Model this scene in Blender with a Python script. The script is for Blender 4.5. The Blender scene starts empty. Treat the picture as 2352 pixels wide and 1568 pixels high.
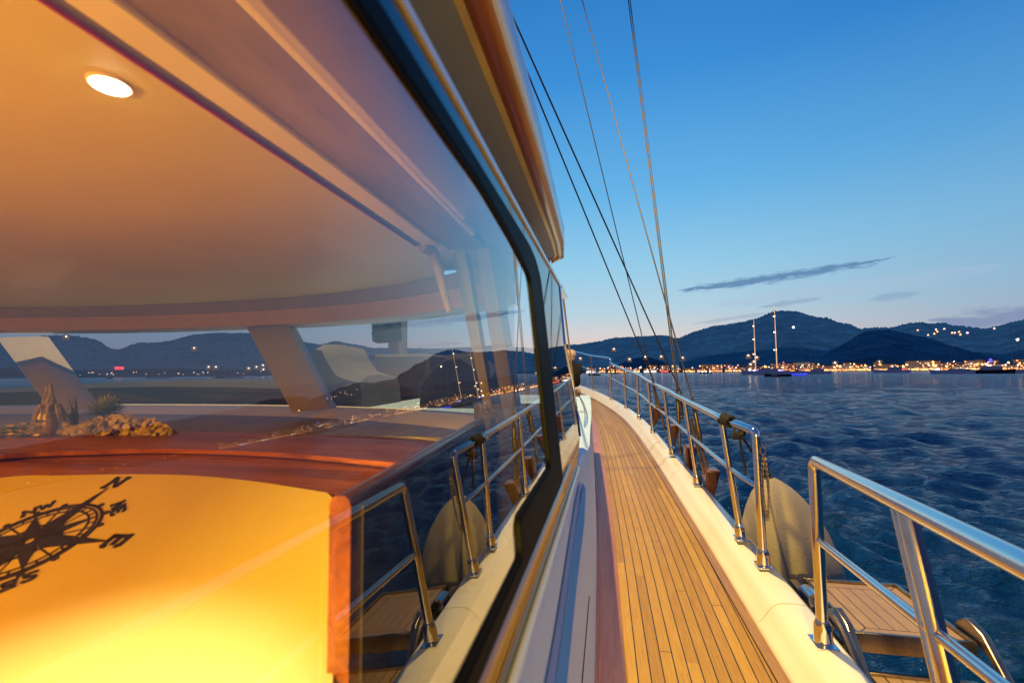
import bpy, math, random
import numpy as np
from mathutils import Vector, Matrix
random.seed(7); rng = np.random.default_rng(11)
C = bpy.context.scene.collection
PI = math.pi
WATER = -2.6                     # sea level; the camera is the origin, X outboard, Y forward, Z up

# ------------------------------------------------------------------ camera calibration
F = 1100.2
CC = np.array([1176., 784.])
M = np.array([[0.98044, -0.020605, -0.195737], [0.19666, 0.062665, 0.978467], [-0.007896, -0.997822, 0.065491]])
NG = np.array([0.9955, 0.0, 0.0948])            # normal of the deckhouse side glass
def ray(x, y): return M @ np.array([x-CC[0], y-CC[1], F])
def onz(x, y, z): r = ray(x, y); return r*z/r[2]
def onx(x, y, X): r = ray(x, y); return r*X/r[0]
def ony(x, y, Y): r = ray(x, y); return r*Y/r[1]
def onglass(x, y, d=-0.1): r = ray(x, y); return r*d/(NG@r)
def gx(z, d=-0.1): return (d-NG[2]*z)/NG[0]      # X of the glass plane at height z
def az_el(x, y):
    r = ray(x, y); return math.atan2(r[0], r[1]), r[2]/math.hypot(r[0], r[1])
def az_el_mirror(x, y):
    r = ray(x, y); r = r-2*(NG@r)*NG
    return math.atan2(r[0], r[1]), r[2]/math.hypot(r[0], r[1])

# ------------------------------------------------------------------ node helpers
def srgb(r, g, b):
    f = lambda c: c/12.92 if c <= 0.04045 else ((c+0.055)/1.055)**2.4
    return (f(r/255), f(g/255), f(b/255), 1)
class NT:
    def __init__(s, tree): s.t = tree; s.n = tree.nodes; s.l = tree.links
    def new(s, kind, **k):
        n = s.n.new(kind)
        for a, v in k.items(): setattr(n, a, v)
        return n
    def put(s, sock, v):
        if hasattr(v, 'is_output') or isinstance(v, bpy.types.NodeSocket): s.l.new(v, sock)
        elif v is not None:
            try: sock.default_value = v
            except Exception: sock.default_value = (v, v, v, 1)
    def math(s, op, a, b=None, c=None, clamp=False):
        n = s.new('ShaderNodeMath', operation=op, use_clamp=clamp)
        for i, v in enumerate((a, b, c)):
            if v is not None: s.put(n.inputs[i], v)
        return n.outputs[0]
    def ramp(s, fac, stops, interp='LINEAR'):
        n = s.new('ShaderNodeValToRGB'); e = n.color_ramp.elements; n.color_ramp.interpolation = interp
        while len(e) < len(stops): e.new(0.5)
        for i, (p, c) in enumerate(stops):
            e[i].position = p; e[i].color = c if len(c) == 4 else (*c, 1)
        s.put(n.inputs[0], fac); return n.outputs[0]
    def mix(s, fac, a, b, blend='MIX'):
        n = s.new('ShaderNodeMix', data_type='RGBA', blend_type=blend)
        s.put(n.inputs[0], fac); s.put(n.inputs[6], a); s.put(n.inputs[7], b); return n.outputs[2]
    def noise(s, vec=None, scale=5, detail=3, rough=.5, dist=0):
        n = s.new('ShaderNodeTexNoise'); s.put(n.inputs['Scale'], scale); n.inputs['Detail'].default_value = detail
        n.inputs['Roughness'].default_value = rough; n.inputs['Distortion'].default_value = dist
        if vec is not None: s.l.new(vec, n.inputs['Vector'])
        return n.outputs[0]
    def mapping(s, vec, scale=(1, 1, 1), loc=(0, 0, 0), rot=(0, 0, 0)):
        n = s.new('ShaderNodeMapping'); n.inputs['Scale'].default_value = scale; n.inputs['Location'].default_value = loc
        n.inputs['Rotation'].default_value = rot; s.l.new(vec, n.inputs['Vector']); return n.outputs[0]
    def bump(s, h, strength=.3, dist=.01):
        n = s.new('ShaderNodeBump'); n.inputs['Strength'].default_value = strength; n.inputs['Distance'].default_value = dist
        s.l.new(h, n.inputs['Height']); return n.outputs[0]
def mat(name, base=(.5, .5, .5), rough=.5, metal=0., var=.12, vscale=6., bump=0., bscale=60., coat=0., emis=None, es=0., vstretch=(1, 1, 1), spec=.5, dark=None, subsurface=0):
    m = bpy.data.materials.new(name); m.use_nodes = True; t = NT(m.node_tree)
    b = t.n['Principled BSDF']
    co = t.new('ShaderNodeTexCoord').outputs['Object']
    v = t.mapping(co, vstretch)
    nz = t.noise(v, vscale, 4, .6)
    base = tuple(base[:3])
    lo = tuple(c*(1-var) for c in base) if dark is None else dark
    hi = tuple(min(1, c*(1+var)) for c in base)
    col = t.ramp(nz, [(.3, lo), (.7, hi)])
    t.l.new(col, b.inputs['Base Color'])
    rr = t.math('MULTIPLY_ADD', nz, .12, rough-.06, clamp=True); t.l.new(rr, b.inputs['Roughness'])
    b.inputs['Metallic'].default_value = metal; b.inputs['Coat Weight'].default_value = coat
    b.inputs['Coat Roughness'].default_value = .06
    b.inputs['Specular IOR Level'].default_value = spec
    if bump:
        nb = t.noise(t.mapping(co, vstretch), bscale, 3, .6)
        t.l.new(t.bump(nb, bump, .004), b.inputs['Normal'])
    if emis:
        b.inputs['Emission Color'].default_value = (*emis[:3], 1); b.inputs['Emission Strength'].default_value = es
        m.cycles.emission_sampling = 'NONE'
    return m
def glow(name, col, strength):
    m = bpy.data.materials.new(name); m.use_nodes = True; t = NT(m.node_tree)
    b = t.n['Principled BSDF']; b.inputs['Base Color'].default_value = (.8, .8, .8, 1)
    b.inputs['Emission Color'].default_value = (*col[:3], 1); b.inputs['Emission Strength'].default_value = strength
    m.cycles.emission_sampling = 'NONE'
    return m

# ------------------------------------------------------------------ mesh helper
class MB:
    def __init__(s): s.v = []; s.f = []; s.m = []; s.uv = None; s.cur = 0
    def add(s, vs, fs):
        o = len(s.v); s.v += [tuple(map(float, p)) for p in vs]; s.f += [tuple(i+o for i in q) for q in fs]; s.m += [s.cur]*len(fs)
        return s
    def box(s, a, b, mtx=None):
        (x0, y0, z0), (x1, y1, z1) = a, b
        vs = [(x, y, z) for x in (x0, x1) for y in (y0, y1) for z in (z0, z1)]
        if mtx is not None: vs = [tuple(mtx @ Vector(p)) for p in vs]
        return s.add(vs, [(0, 1, 3, 2), (4, 6, 7, 5), (0, 4, 5, 1), (2, 3, 7, 6), (0, 2, 6, 4), (1, 5, 7, 3)])
    def hexa(s, bot, top):      # two quads with the same winding
        return s.add(list(bot)+list(top), [(3, 2, 1, 0), (4, 5, 6, 7)]+[(i, (i+1) % 4, 4+(i+1) % 4, 4+i) for i in range(4)])
    def tube(s, path, r, seg=12, cap=True, closed=False):
        P = [Vector(p) for p in path]; n = len(P)
        R = r if isinstance(r, (list, tuple)) else [r]*n
        prev = None; rings = []
        for i in range(n):
            if closed: t = (P[(i+1) % n]-P[i-1])
            else: t = P[min(i+1, n-1)]-P[max(i-1, 0)]
            t = t.normalized() if t.length > 1e-9 else Vector((0, 0, 1))
            if prev is None:
                a = Vector((0, 0, 1)) if abs(t.z) < .9 else Vector((1, 0, 0)); u = t.cross(a).normalized()
            else:
                u = prev-t*prev.dot(t); u = u.normalized() if u.length > 1e-6 else t.orthogonal().normalized()
            prev = u; w = t.cross(u)
            rings.append([P[i]+(u*math.cos(2*PI*k/seg)+w*math.sin(2*PI*k/seg))*R[i] for k in range(seg)])
        vs = [p for q in rings for p in q]; fs = []
        for i in range(n if closed else n-1):
            j = (i+1) % n
            for k in range(seg): fs.append((i*seg+k, i*seg+(k+1) % seg, j*seg+(k+1) % seg, j*seg+k))
        if cap and not closed: fs += [tuple(range(seg))[::-1], tuple((n-1)*seg+k for k in range(seg))]
        return s.add(vs, fs)
    def sweep(s, prof, stations, cap=True, closed=True):
        """prof(i) -> list of points for each station (same count)"""
        n = len(stations); m_ = len(stations[0]); vs = [p for st in stations for p in st]; fs = []
        for i in range(n-1):
            for k in range(m_ if closed else m_-1):
                k2 = (k+1) % m_
                fs.append((i*m_+k, i*m_+k2, (i+1)*m_+k2, (i+1)*m_+k))
        if cap and closed: fs += [tuple(range(m_))[::-1], tuple((n-1)*m_+k for k in range(m_))]
        return s.add(vs, fs)
    def lathe(s, prof, c=(0, 0, 0), seg=20, axis=None, scale=(1, 1)):
        c = Vector(c); ax = Vector(axis).normalized() if axis is not None else Vector((0, 0, 1))
        u = ax.orthogonal().normalized(); w = ax.cross(u)
        if axis is None: u, w = Vector((1, 0, 0)), Vector((0, 1, 0))
        vs = []; fs = []; n = len(prof)
        for r, h in prof:
            for k in range(seg): a = 2*PI*k/seg; vs.append(c+ax*h+u*(r*math.cos(a)*scale[0])+w*(r*math.sin(a)*scale[1]))
        for i in range(n-1):
            for k in range(seg): fs.append((i*seg+k, i*seg+(k+1) % seg, (i+1)*seg+(k+1) % seg, (i+1)*seg+k))
        fs += [tuple(range(seg))[::-1], tuple((n-1)*seg+k for k in range(seg))]
        return s.add(vs, fs)
    def ball(s, c, r, seg=10, sc=(1, 1, 1)):
        c = Vector(c); vs = []; fs = []; nr = seg//2
        for i in range(nr+1):
            th = PI*i/nr
            for k in range(seg):
                a = 2*PI*k/seg; vs.append((c.x+r*sc[0]*math.sin(th)*math.cos(a), c.y+r*sc[1]*math.sin(th)*math.sin(a), c.z+r*sc[2]*math.cos(th)))
        for i in range(nr):
            for k in range(seg): fs.append((i*seg+k, (i+1)*seg+k, (i+1)*seg+(k+1) % seg, i*seg+(k+1) % seg))
        return s.add(vs, fs)
    def build(s, name, m, parent=None, smooth=35, bevel=0, loc=None):
        o0 = Vector((0, 0, 0)); p = parent
        while p is not None: o0 = o0+p.location; p = p.parent
        if loc is not None: o0 = Vector(loc)
        me = bpy.data.meshes.new(name); me.from_pydata([tuple(Vector(q)-o0) for q in s.v], [], s.f)
        mats = m if isinstance(m, (list, tuple)) else [m]
        for q in mats: me.materials.append(q)
        if len(mats) > 1: me.polygons.foreach_set('material_index', s.m)
        if s.uv is not None:
            ul = me.uv_layers.new(name='UVMap'); idx = np.empty(len(me.loops), dtype=np.int32); me.loops.foreach_get('vertex_index', idx)
            ul.data.foreach_set('uv', np.array(s.uv, dtype=np.float32)[idx].ravel())
        me.validate(clean_customdata=False)
        bmx = __import__('bmesh').new(); bmx.from_mesh(me)
        __import__('bmesh').ops.recalc_face_normals(bmx, faces=bmx.faces); bmx.to_mesh(me); bmx.free()
        if smooth: me.shade_smooth(); me.set_sharp_from_angle(angle=math.radians(smooth))
        o = bpy.data.objects.new(name, me); C.objects.link(o); o.parent = parent
        if parent is None and loc is not None: o.location = loc
        if bevel:
            b = o.modifiers.new('bevel', 'BEVEL'); b.width = bevel; b.segments = 2; b.limit_method = 'ANGLE'
        return o
def tag(o, label=None, cat=None, group=None, kind=None):
    if label: o['label'] = label
    if cat: o['category'] = cat
    if group: o['group'] = group
    if kind: o['kind'] = kind
    return o
def thing(name, label, cat, loc=(0, 0, 0), group=None):
    o = bpy.data.objects.new(name, None); C.objects.link(o); o.location = tuple(map(float, loc)); o.empty_display_size = .1
    return tag(o, label, cat, group)
def smooth_path(pts, n=6):
    P = [np.array(p, float) for p in pts]; out = []
    for i in range(len(P)-1):
        p0 = P[max(i-1, 0)]; p1 = P[i]; p2 = P[i+1]; p3 = P[min(i+2, len(P)-1)]
        for k in range(n):
            t = k/n; out.append(.5*((2*p1)+(-p0+p2)*t+(2*p0-5*p1+4*p2-p3)*t*t+(-p0+3*p1-3*p2+p3)*t**3))
    out.append(P[-1]); return out
def corner(a, b, c, r=.04, n=6):     # rounded corner a-b-c
    a, b, c = map(lambda q: Vector(q), (a, b, c)); d1 = (a-b).normalized(); d2 = (c-b).normalized()
    p, q = b+d1*r, b+d2*r; return [tuple((p*(1-t)*(1-t)+b*2*t*(1-t)+q*t*t)) for t in [k/n for k in range(n+1)]]

# ------------------------------------------------------------------ materials
def wood_strip(name, c1, c2, rough=.35, coat=.5, ax=(1, .05, 1), scale=90):
    m = bpy.data.materials.new(name); m.use_nodes = True; t = NT(m.node_tree); b = t.n['Principled BSDF']
    co = t.new('ShaderNodeTexCoord').outputs['Object']
    g = t.noise(t.mapping(co, ax), scale, 5, .65, .6); g2 = t.noise(t.mapping(co, tuple(a*.22 for a in ax)), scale, 3, .5)
    f = t.math('ADD', t.math('MULTIPLY', g, .6), t.math('MULTIPLY', g2, .4))
    t.l.new(t.ramp(f, [(.34, c1), (.5, tuple((a+b_)/2 for a, b_ in zip(c1, c2))), (.64, c2)]), b.inputs['Base Color'])
    b.inputs['Roughness'].default_value = rough; b.inputs['Coat Weight'].default_value = coat; b.inputs['Coat Roughness'].default_value = .08
    t.l.new(t.bump(g, .12, .002), b.inputs['Normal']); return m
gelcoat = mat('white_gelcoat', (.74, .72, .72), .22, var=.05, vscale=3, coat=.5)
cream = mat('cream_gelcoat', (.86, .80, .66), .28, var=.04, vscale=2.5, coat=.35, bump=.01, bscale=300)
ceil_m = mat('ceiling_lining', (.72, .60, .09), .5, var=.06, vscale=2.5, coat=.1, bump=.03, bscale=30)
ceil_white = mat('ceiling_white_trim', (.9, .78, .6), .45, var=.06, vscale=5)
mahog = wood_strip('varnished_mahogany', (.14, .028, .004), (.56, .18, .026), .5, .05, (.05, 1, 1), 75)
mahog_y = wood_strip('mahogany_trim', (.12, .025, .006), (.34, .10, .022), .3, .6, (1, .05, 1), 70)
mahog_dull = wood_strip('weathered_mahogany', (.34, .12, .10), (.52, .24, .20), .5, .1, (1, .05, 1), 60)
black = mat('black_rubber_seal', (.0025, .0025, .003), .6, var=.2, spec=.08)
darkglass = mat('dark_tinted_glass', (.004, .005, .008), .03, var=.1, spec=.9)
steel = mat('polished_steel', (.74, .73, .72), .11, 1., var=.05, vscale=14, bump=.015, bscale=35)
steel_dull = mat('tarnished_steel', (.42, .34, .24), .28, 1., var=.3, vscale=9, bump=.1, bscale=60)
wire_m = mat('rigging_wire', (.05, .042, .04), .5, .6, var=.2, vscale=30)
bronze = mat('bronze_fitting', (.22, .15, .08), .38, 1., var=.35, vscale=25, bump=.2)
blockwood = mat('dark_block_wood', (.11, .03, .014), .45, var=.4, vscale=18, bump=.2, coat=.3)
rope_m = mat('dark_rope', (.02, .018, .02), .85, var=.3, vscale=200, bump=.8, bscale=400)
tan_rope = mat('tan_rope', (.36, .22, .11), .8, var=.3, vscale=200, bump=.6, bscale=400)
fender_m = mat('fender_cloth', (.35, .305, .25), .95, var=.09, vscale=6, bump=.6, bscale=140, spec=.1)
grey_cover = mat('grey_canvas', (.055, .055, .062), .85, var=.15, vscale=3, bump=.5, bscale=12)
pale_cover = mat('pale_canvas', (.13, .125, .14), .8, var=.12, vscale=5, bump=.8, bscale=10)
brass = mat('aged_brass', (.36, .25, .11), .42, .6, var=.25, vscale=30)
root_m = mat('driftwood', (.26, .20, .16), .7, var=.5, vscale=40, bump=.7, bscale=90)
shell_m = mat('shell', (.46, .36, .20), .55, var=.3, vscale=25, bump=.3)
succ_m = mat('succulent', (.24, .27, .10), .6, var=.35, vscale=30)
leaf_m = mat('dark_leaf', (.05, .075, .02), .55, var=.4, vscale=20)
rose_m = mat('compass_rose_ink', (.010, .005, .002), .5, var=.3, vscale=30)
cloth_black = mat('black_clothing', (.012, .012, .014), .9, var=.3, vscale=20, bump=.4)
skin_m = mat('skin', (.45, .26, .18), .55, var=.08, vscale=12)
hair_m = mat('pale_cap', (.62, .46, .36), .8, var=.1, vscale=20, bump=.3)

def planks_mat():
    m = bpy.data.materials.new('teak_deck'); m.use_nodes = True; t = NT(m.node_tree); b = t.n['Principled BSDF']
    uv = t.new('ShaderNodeUVMap').outputs[0]; sp = t.new('ShaderNodeSeparateXYZ'); t.l.new(uv, sp.inputs[0])
    u, v = sp.outputs[0], sp.outputs[1]
    W = .0445
    q = t.math('DIVIDE', u, W); fr = t.math('FRACT', q); idx = t.math('FLOOR', q)
    line = t.math('MAXIMUM', t.math('LESS_THAN', fr, .048), t.math('GREATER_THAN', fr, .952))
    # butt joints
    h = t.math('FRACT', t.math('MULTIPLY', t.math('SINE', t.math('MULTIPLY', idx, 12.9898)), 43758.5))
    vv = t.math('FRACT', t.math('ADD', t.math('DIVIDE', v, 4.3), h)); bj = t.math('LESS_THAN', vv, .0008)
    line = t.math('MAXIMUM', line, bj)
    cb = t.new('ShaderNodeCombineXYZ'); t.l.new(t.math('ADD', u, t.math('MULTIPLY', idx, 3.1)), cb.inputs[0]); t.l.new(v, cb.inputs[1])
    grain = t.noise(t.mapping(cb.outputs[0], (60, 2.2, 1)), 3.2, 6, .65, .4)
    fine = t.noise(t.mapping(cb.outputs[0], (300, 6, 1)), 3, 3, .6)
    pv = t.new('ShaderNodeTexWhiteNoise', noise_dimensions='2D'); c2 = t.new('ShaderNodeCombineXYZ')
    t.l.new(idx, c2.inputs[0]); t.l.new(t.math('FLOOR', t.math('ADD', t.math('DIVIDE', v, 2.7), h)), c2.inputs[1]); t.l.new(c2.outputs[0], pv.inputs['Vector'])
    f = t.math('ADD', t.math('MULTIPLY', grain, .66), t.math('ADD', t.math('MULTIPLY', fine, .18), t.math('MULTIPLY', pv.outputs[0], .24)))
    wet = t.noise(t.mapping(uv, (3, .8, 1)), 2, 3, .6)
    col = t.ramp(f, [(.26, (.21, .105, .014)), (.5, (.41, .225, .026)), (.76, (.60, .36, .048))])
    col = t.mix(t.math('MULTIPLY', wet, .35), col, (.15, .08, .033, 1))
    col = t.mix(line, col, (.012, .009, .007, 1))
    t.l.new(col, b.inputs['Base Color'])
    t.l.new(t.math('MULTIPLY_ADD', wet, .25, .33), b.inputs['Roughness'])
    t.l.new(t.bump(t.math('SUBTRACT', grain, t.math('MULTIPLY', line, 2)), .25, .0015), b.inputs['Normal']); return m
teak = planks_mat()

def thin_glass():
    m = bpy.data.materials.new('window_glass'); m.use_nodes = True; t = NT(m.node_tree); t.n.clear()
    out = t.new('ShaderNodeOutputMaterial'); g = t.new('ShaderNodeBsdfGlossy'); g.inputs['Roughness'].default_value = .0; g.inputs['Color'].default_value = (.97, .98, 1, 1)
    tr = t.new('ShaderNodeBsdfTransparent'); tr.inputs['Color'].default_value = (.93, .93, .93, 1)
    co = t.new('ShaderNodeTexCoord').outputs['Object']
    # Schlick reflectance of either face, then two faces together: R2 = 2R/(1+R)
    ge = t.new('ShaderNodeNewGeometry'); dt = t.new('ShaderNodeVectorMath', operation='DOT_PRODUCT'); t.l.new(ge.outputs['Normal'], dt.inputs[0]); t.l.new(ge.outputs['Incoming'], dt.inputs[1])
    c_ = t.math('ABSOLUTE', dt.outputs['Value']); R_ = t.math('MULTIPLY_ADD', t.math('POWER', t.math('SUBTRACT', 1, c_, clamp=True), 5), .955, .045)
    r2 = t.math('DIVIDE', t.math('MULTIPLY', R_, 2), t.math('ADD', R_, 1))
    mx = t.new('ShaderNodeMixShader'); t.l.new(r2, mx.inputs[0]); t.l.new(tr.outputs[0], mx.inputs[1]); t.l.new(g.outputs[0], mx.inputs[2])
    t.l.new(mx.outputs[0], out.inputs[0]); return m
pane_m = thin_glass()
def clear_glass(name='windscreen_glass'):
    m = bpy.data.materials.new(name); m.use_nodes = True; t = NT(m.node_tree); t.n.clear()
    out = t.new('ShaderNodeOutputMaterial'); g = t.new('ShaderNodeBsdfGlossy'); g.inputs['Roughness'].default_value = .01
    tr = t.new('ShaderNodeBsdfTransparent'); tr.inputs['Color'].default_value = (.55, .60, .66, 1)
    mx = t.new('ShaderNodeMixShader'); mx.inputs[0].default_value = .05; t.l.new(tr.outputs[0], mx.inputs[1]); t.l.new(g.outputs[0], mx.inputs[2]); t.l.new(mx.outputs[0], out.inputs[0]); return m
wind_m = clear_glass()

# ------------------------------------------------------------------ the yacht
yacht = thing('sailing_yacht', 'white sailing yacht we stand aboard, with teak side deck, steel rail and dark glazed deckhouse', 'yacht', (0.35, 3, -1.06))
PY = np.array([-4, 1.2, 1.92, 2.51, 2.82, 3.91, 4.9, 6.28, 7.36, 8.5, 9.5, 10.6, 11.8, 12.8])
PX = np.array([.76, .742, .718, .70, .69, .645, .605, .537, .45, .30, .06, -.34, -.95, -1.7])
PZ = np.array([-.99, -.972, -.957, -.926, -.905, -.87, -.82, -.768, -.695, -.62, -.535, -.38, -.24, -.12])
def sm(y, A):
    k = np.array([-.6, -.3, 0, .3, .6]); return float(np.mean([np.interp(y+q, PY, A) for q in k]))
def capx(y): return sm(y, PX)
def capz(y): return sm(y, PZ)
def deckz(y): return capz(y)-.10
def ondeck(x, y, dz=0.):
    Y = 2.
    for _ in range(60):
        p = onz(x, y, deckz(Y)+dz); Y = .5*Y+.5*min(max(p[1], -3), 12)
    return p
inner_px = [(1437, 1568), (1415, 1280), (1402, 1170), (1396, 1129), (1390, 1088), (1381, 1028.6), (1372, 988), (1357, 952), (1341, 921), (1330, 905)]
IP = [ondeck(*p) for p in inner_px]
IY = np.array([-4.]+[p[1] for p in IP]+[12.2]); IX = np.array([IP[0][0]-.0]+[p[0] for p in IP]+[-1.9])
o = np.argsort(IY); IY, IX = IY[o], IX[o]
def innx(y): return float(np.mean([np.interp(y+q, IY, IX) for q in (-.25, -.12, 0, .12, .25)]))
YS = [-3.5+.25*i for i in range(0, 64)]
YS = [y for y in YS if y < 12.3]
# teak side deck
mb = MB(); mb.uv = []
NU = 12
for y in YS:
    a = innx(y); b = max(capx(y)-.135, a+.02)
    for k in range(NU+1):
        x = a+(b-a)*k/NU; mb.v.append((x, y, deckz(y))); mb.uv.append((x-a, y))
for i in range(len(YS)-1):
    for k in range(NU):
        q = i*(NU+1)+k; mb.f.append((q, q+1, q+NU+2, q+NU+1)); mb.m.append(0)
mb.build('deck_planking', teak, yacht)
# margin plank along the bulwark
mb = MB(); st = []
for y in YS[:-6]:
    b = capx(y)-.137; z = deckz(y)
    st.append([(b-.042, y, z-.01), (b-.042, y, z+.004), (b, y, z+.004), (b, y, z-.01)])
mb.sweep(None, st); teak_plain = wood_strip('teak_margin', (.20, .105, .04), (.34, .19, .085), .45, .1, (1, .06, 1), 60); mb.build('margin_plank', teak_plain, yacht)
mb = MB(); st = []
for y in YS[:-6]:
    b = capx(y)-.179; z = deckz(y)
    st.append([(b-.0028, y, z-.01), (b-.0028, y, z+.0015), (b, y, z+.0015), (b, y, z-.01)])
mb.sweep(None, st); mb.build('caulking_seam', black, yacht)
# bulwark
mb = MB(); st = []
for y in YS:
    x, z = capx(y), capz(y); d = .1
    prof = [(-.138, -d-.05), (-.138, -d+.008), (-.132, -d+.02), (-.115, -.068), (-.095, -.04), (-.075, -.016), (-.06, -.006), (-.045, -.001), (0, .002), (.045, 0), (.058, -.006), (.062, -.02), (.062, -.06), (.045, -.075), (.045, -.2), (.0, -.2)]
    st.append([(x+a, y, z+b) for a, b in prof])
mb.sweep(None, st); mb.build('bulwark', cream, yacht, smooth=50)
grime = mat('joint_grime', (.40, .33, .24), .8)
for yj in (2.18, 4.4, 6.9):
    pts = []
    for a, b in [(-.136, -.09), (-.130, -.078), (-.115, -.066), (-.095, -.038), (-.075, -.014), (-.06, -.004), (-.045, .0008), (0, .0028), (.045, .001), (.06, -.006)]: pts.append((capx(yj)+a, yj, capz(yj)+b))
    m2 = MB(); m2.tube(pts, .0008, 5); m2.build('bulwark_joint', grime, yacht)
# hull topsides down to the water
mb = MB(); st = []
for y in YS:
    x, z = capx(y), capz(y)
    st.append([(x+.043, y, z-.19), (x+.075, y, z-.5), (x+.05, y, -1.9), (x-.1, y, WATER-.4), (x-.9, y, WATER-.4), (x-.9, y, z-.19)])
mb.sweep(None, st); hull_m = mat('hull_topsides', (.60, .50, .38), .3, var=.06, vscale=2, coat=.3); mb.build('hull', hull_m, yacht)
# scupper studs in the bulwark
for px in [(1873-98, 1380), (1818, 1448)]:
    p = ray(*px); Y = 2.0
    for _ in range(30):
        z = capz(Y)-.03; q = p*z/p[2]; Y = .5*Y+.5*q[1]
    mb = MB(); ax = Vector((-.7, 0, .7)); mb.lathe([(.0105, -.004), (.0105, .002), (.007, .005), (.001, .006)], q+np.array([0, 0, .0]), 14, ax); mb.build('scupper_stud', steel, yacht)

# cabin coaming side wall and waterway trim
CW = -.235
def coam_x(y): return innx(y)-.10 if y > -9 else 0
def coam_top(y): return float(np.interp(y, [-4, 1.4, 1.9, 3, 5.3, 9], [-.236, -.236, -.285, -.275, -.25, -.25]))
Yt = [y for y in YS if y < 9.3]
Yc = [y for y in YS if y < -.4]+[-.4+.06*i for i in range(0, 40)]+[y for y in YS if 2.0 < y < 5.3]
mb = MB(); st = []
for y in Yc:
    zt = coam_top(y); xb = coam_x(y); xt = gx(zt)+.004 if y < 1.5 else np.interp(y, [1.5, 2.4], [gx(zt)+.004, xb-.02])
    if y < 1.5: xt = gx(zt)+.004
    n_ = 5
    pts = [(xb+(xt-xb)*k/n_, y, deckz(y)+(zt-deckz(y))*k/n_) for k in range(n_+1)]
    xi_ = float(np.interp(y, [1.5, 1.75], [-.135, -1.9])); pts += [(xt-.012, y, zt+.006), (xi_, y, zt+.008), (xi_, y, deckz(y)-.1), (xb, y, deckz(y)-.1)]
    st.append(pts)
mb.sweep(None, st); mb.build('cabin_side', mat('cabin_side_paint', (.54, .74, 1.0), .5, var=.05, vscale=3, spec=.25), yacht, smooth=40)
mb = MB(); st = []
for y in Yt:
    a, b, z = coam_x(y)+.001, innx(y)+.002, deckz(y)
    st.append([(a-.004, y, z-.03), (a-.004, y, z+.05), (a+.006, y, z+.05), (a+.012, y, z+.032), (b-.01, y, z+.022), (b, y, z+.014), (b, y, z-.03)])
mb.sweep(None, st); mb.build('waterway_trim', mahog_dull, yacht, smooth=40)
# foredeck planking ahead of the coachroof
mb = MB(); mb.uv = []; YF = [y for y in YS if 5.0 <= y <= 12.2]
for y in YF:
    b_ = innx(y)-.03; a_ = min(b_-.1, -3.5-b_*.0)
    for k in range(9): x = a_+(b_-a_)*k/8; mb.v.append((x, y, deckz(y)-.004)); mb.uv.append((x+8, y))
for i in range(len(YF)-1):
    for k in range(8): q = i*9+k; mb.f.append((q, q+1, q+10, q+9)); mb.m.append(0)
mb.build('foredeck_planking', teak, yacht)
# seam in the wall
mb = MB(); mb.tube([((coam_x(y)+gx(coam_top(y))+.004)/2+.0008, y, (deckz(y)+coam_top(y))/2) for y in Yc if y < 1.5], .0016, 6); mb.build('wall_seam', black, yacht)

# cabin side shadow and its penumbra painted as blue bands, rounded at front
def wallx(y, z):
    zt = coam_top(y); xb = coam_x(y); xt = gx(zt)+.004; d_ = deckz(y); return xb+(xt-xb)*(z-d_)/(zt-d_)
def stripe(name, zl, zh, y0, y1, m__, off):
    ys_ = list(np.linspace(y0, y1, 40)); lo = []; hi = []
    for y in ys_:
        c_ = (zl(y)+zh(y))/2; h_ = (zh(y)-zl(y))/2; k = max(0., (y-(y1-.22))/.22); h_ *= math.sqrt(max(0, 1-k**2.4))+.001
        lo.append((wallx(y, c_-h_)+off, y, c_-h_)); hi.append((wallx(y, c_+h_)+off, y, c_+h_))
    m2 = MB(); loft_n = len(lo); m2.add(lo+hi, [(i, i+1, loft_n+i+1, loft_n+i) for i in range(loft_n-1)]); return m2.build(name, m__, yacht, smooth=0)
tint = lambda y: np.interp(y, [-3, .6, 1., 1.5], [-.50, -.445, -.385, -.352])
stripe('pale_penumbra_band', lambda y: tint(y)+.0765, lambda y: tint(y)+.122, -3, 1.22, mat('pale_penumbra_tone', (.26, .42, .80), .9, var=.03, spec=.05), .0022)
stripe('blue_shadow_band', lambda y: tint(y)-.03, lambda y: tint(y)+.075, -3, 1.42, mat('blue_shadow_tone', (.14, .42, .88), .9, var=.05, spec=.03), .0024)

# ---- dark glass side panel with its window
def G(y, z, off=0.): return (gx(z)+off, y, z)
def plate(ring, off0, off1):     # ring of (y,z) on the glass plane, thickness in X
    m_ = MB(); n_ = len(ring); m_.add([G(y, z, off0) for y, z in ring]+[G(y, z, off1) for y, z in ring],
        [tuple(range(n_)), tuple(range(n_, 2*n_))[::-1]]+[(i, (i+1) % n_, n_+(i+1) % n_, n_+i) for i in range(n_)]); return m_
def rrect(y0, y1, z0, z1, r, n_=6):
    out = []
    for cx, cz, a0 in ((y1-r, z1-r, 0), (y0+r, z1-r, PI/2), (y0+r, z0+r, PI), (y1-r, z0+r, 3*PI/2)):
        for k in range(n_+1): a = a0+PI/2*k/n_; out.append((cx+r*math.cos(a), cz+r*math.sin(a)))
    return out
def frame_plate(outer, inner, off0, off1):
    m_ = MB(); n_ = len(outer)
    vs = [G(y, z, off0) for y, z in outer]+[G(y, z, off0) for y, z in inner]+[G(y, z, off1) for y, z in outer]+[G(y, z, off1) for y, z in inner]
    fs = []
    for i in range(n_):
        j = (i+1) % n_
        fs += [(i, j, n_+j, n_+i), (2*n_+i, 3*n_+i, 3*n_+j, 2*n_+j), (i, 2*n_+i, 2*n_+j, j), (n_+i, n_+j, 3*n_+j, 3*n_+i)]
    m_.add(vs, fs); return m_
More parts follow.
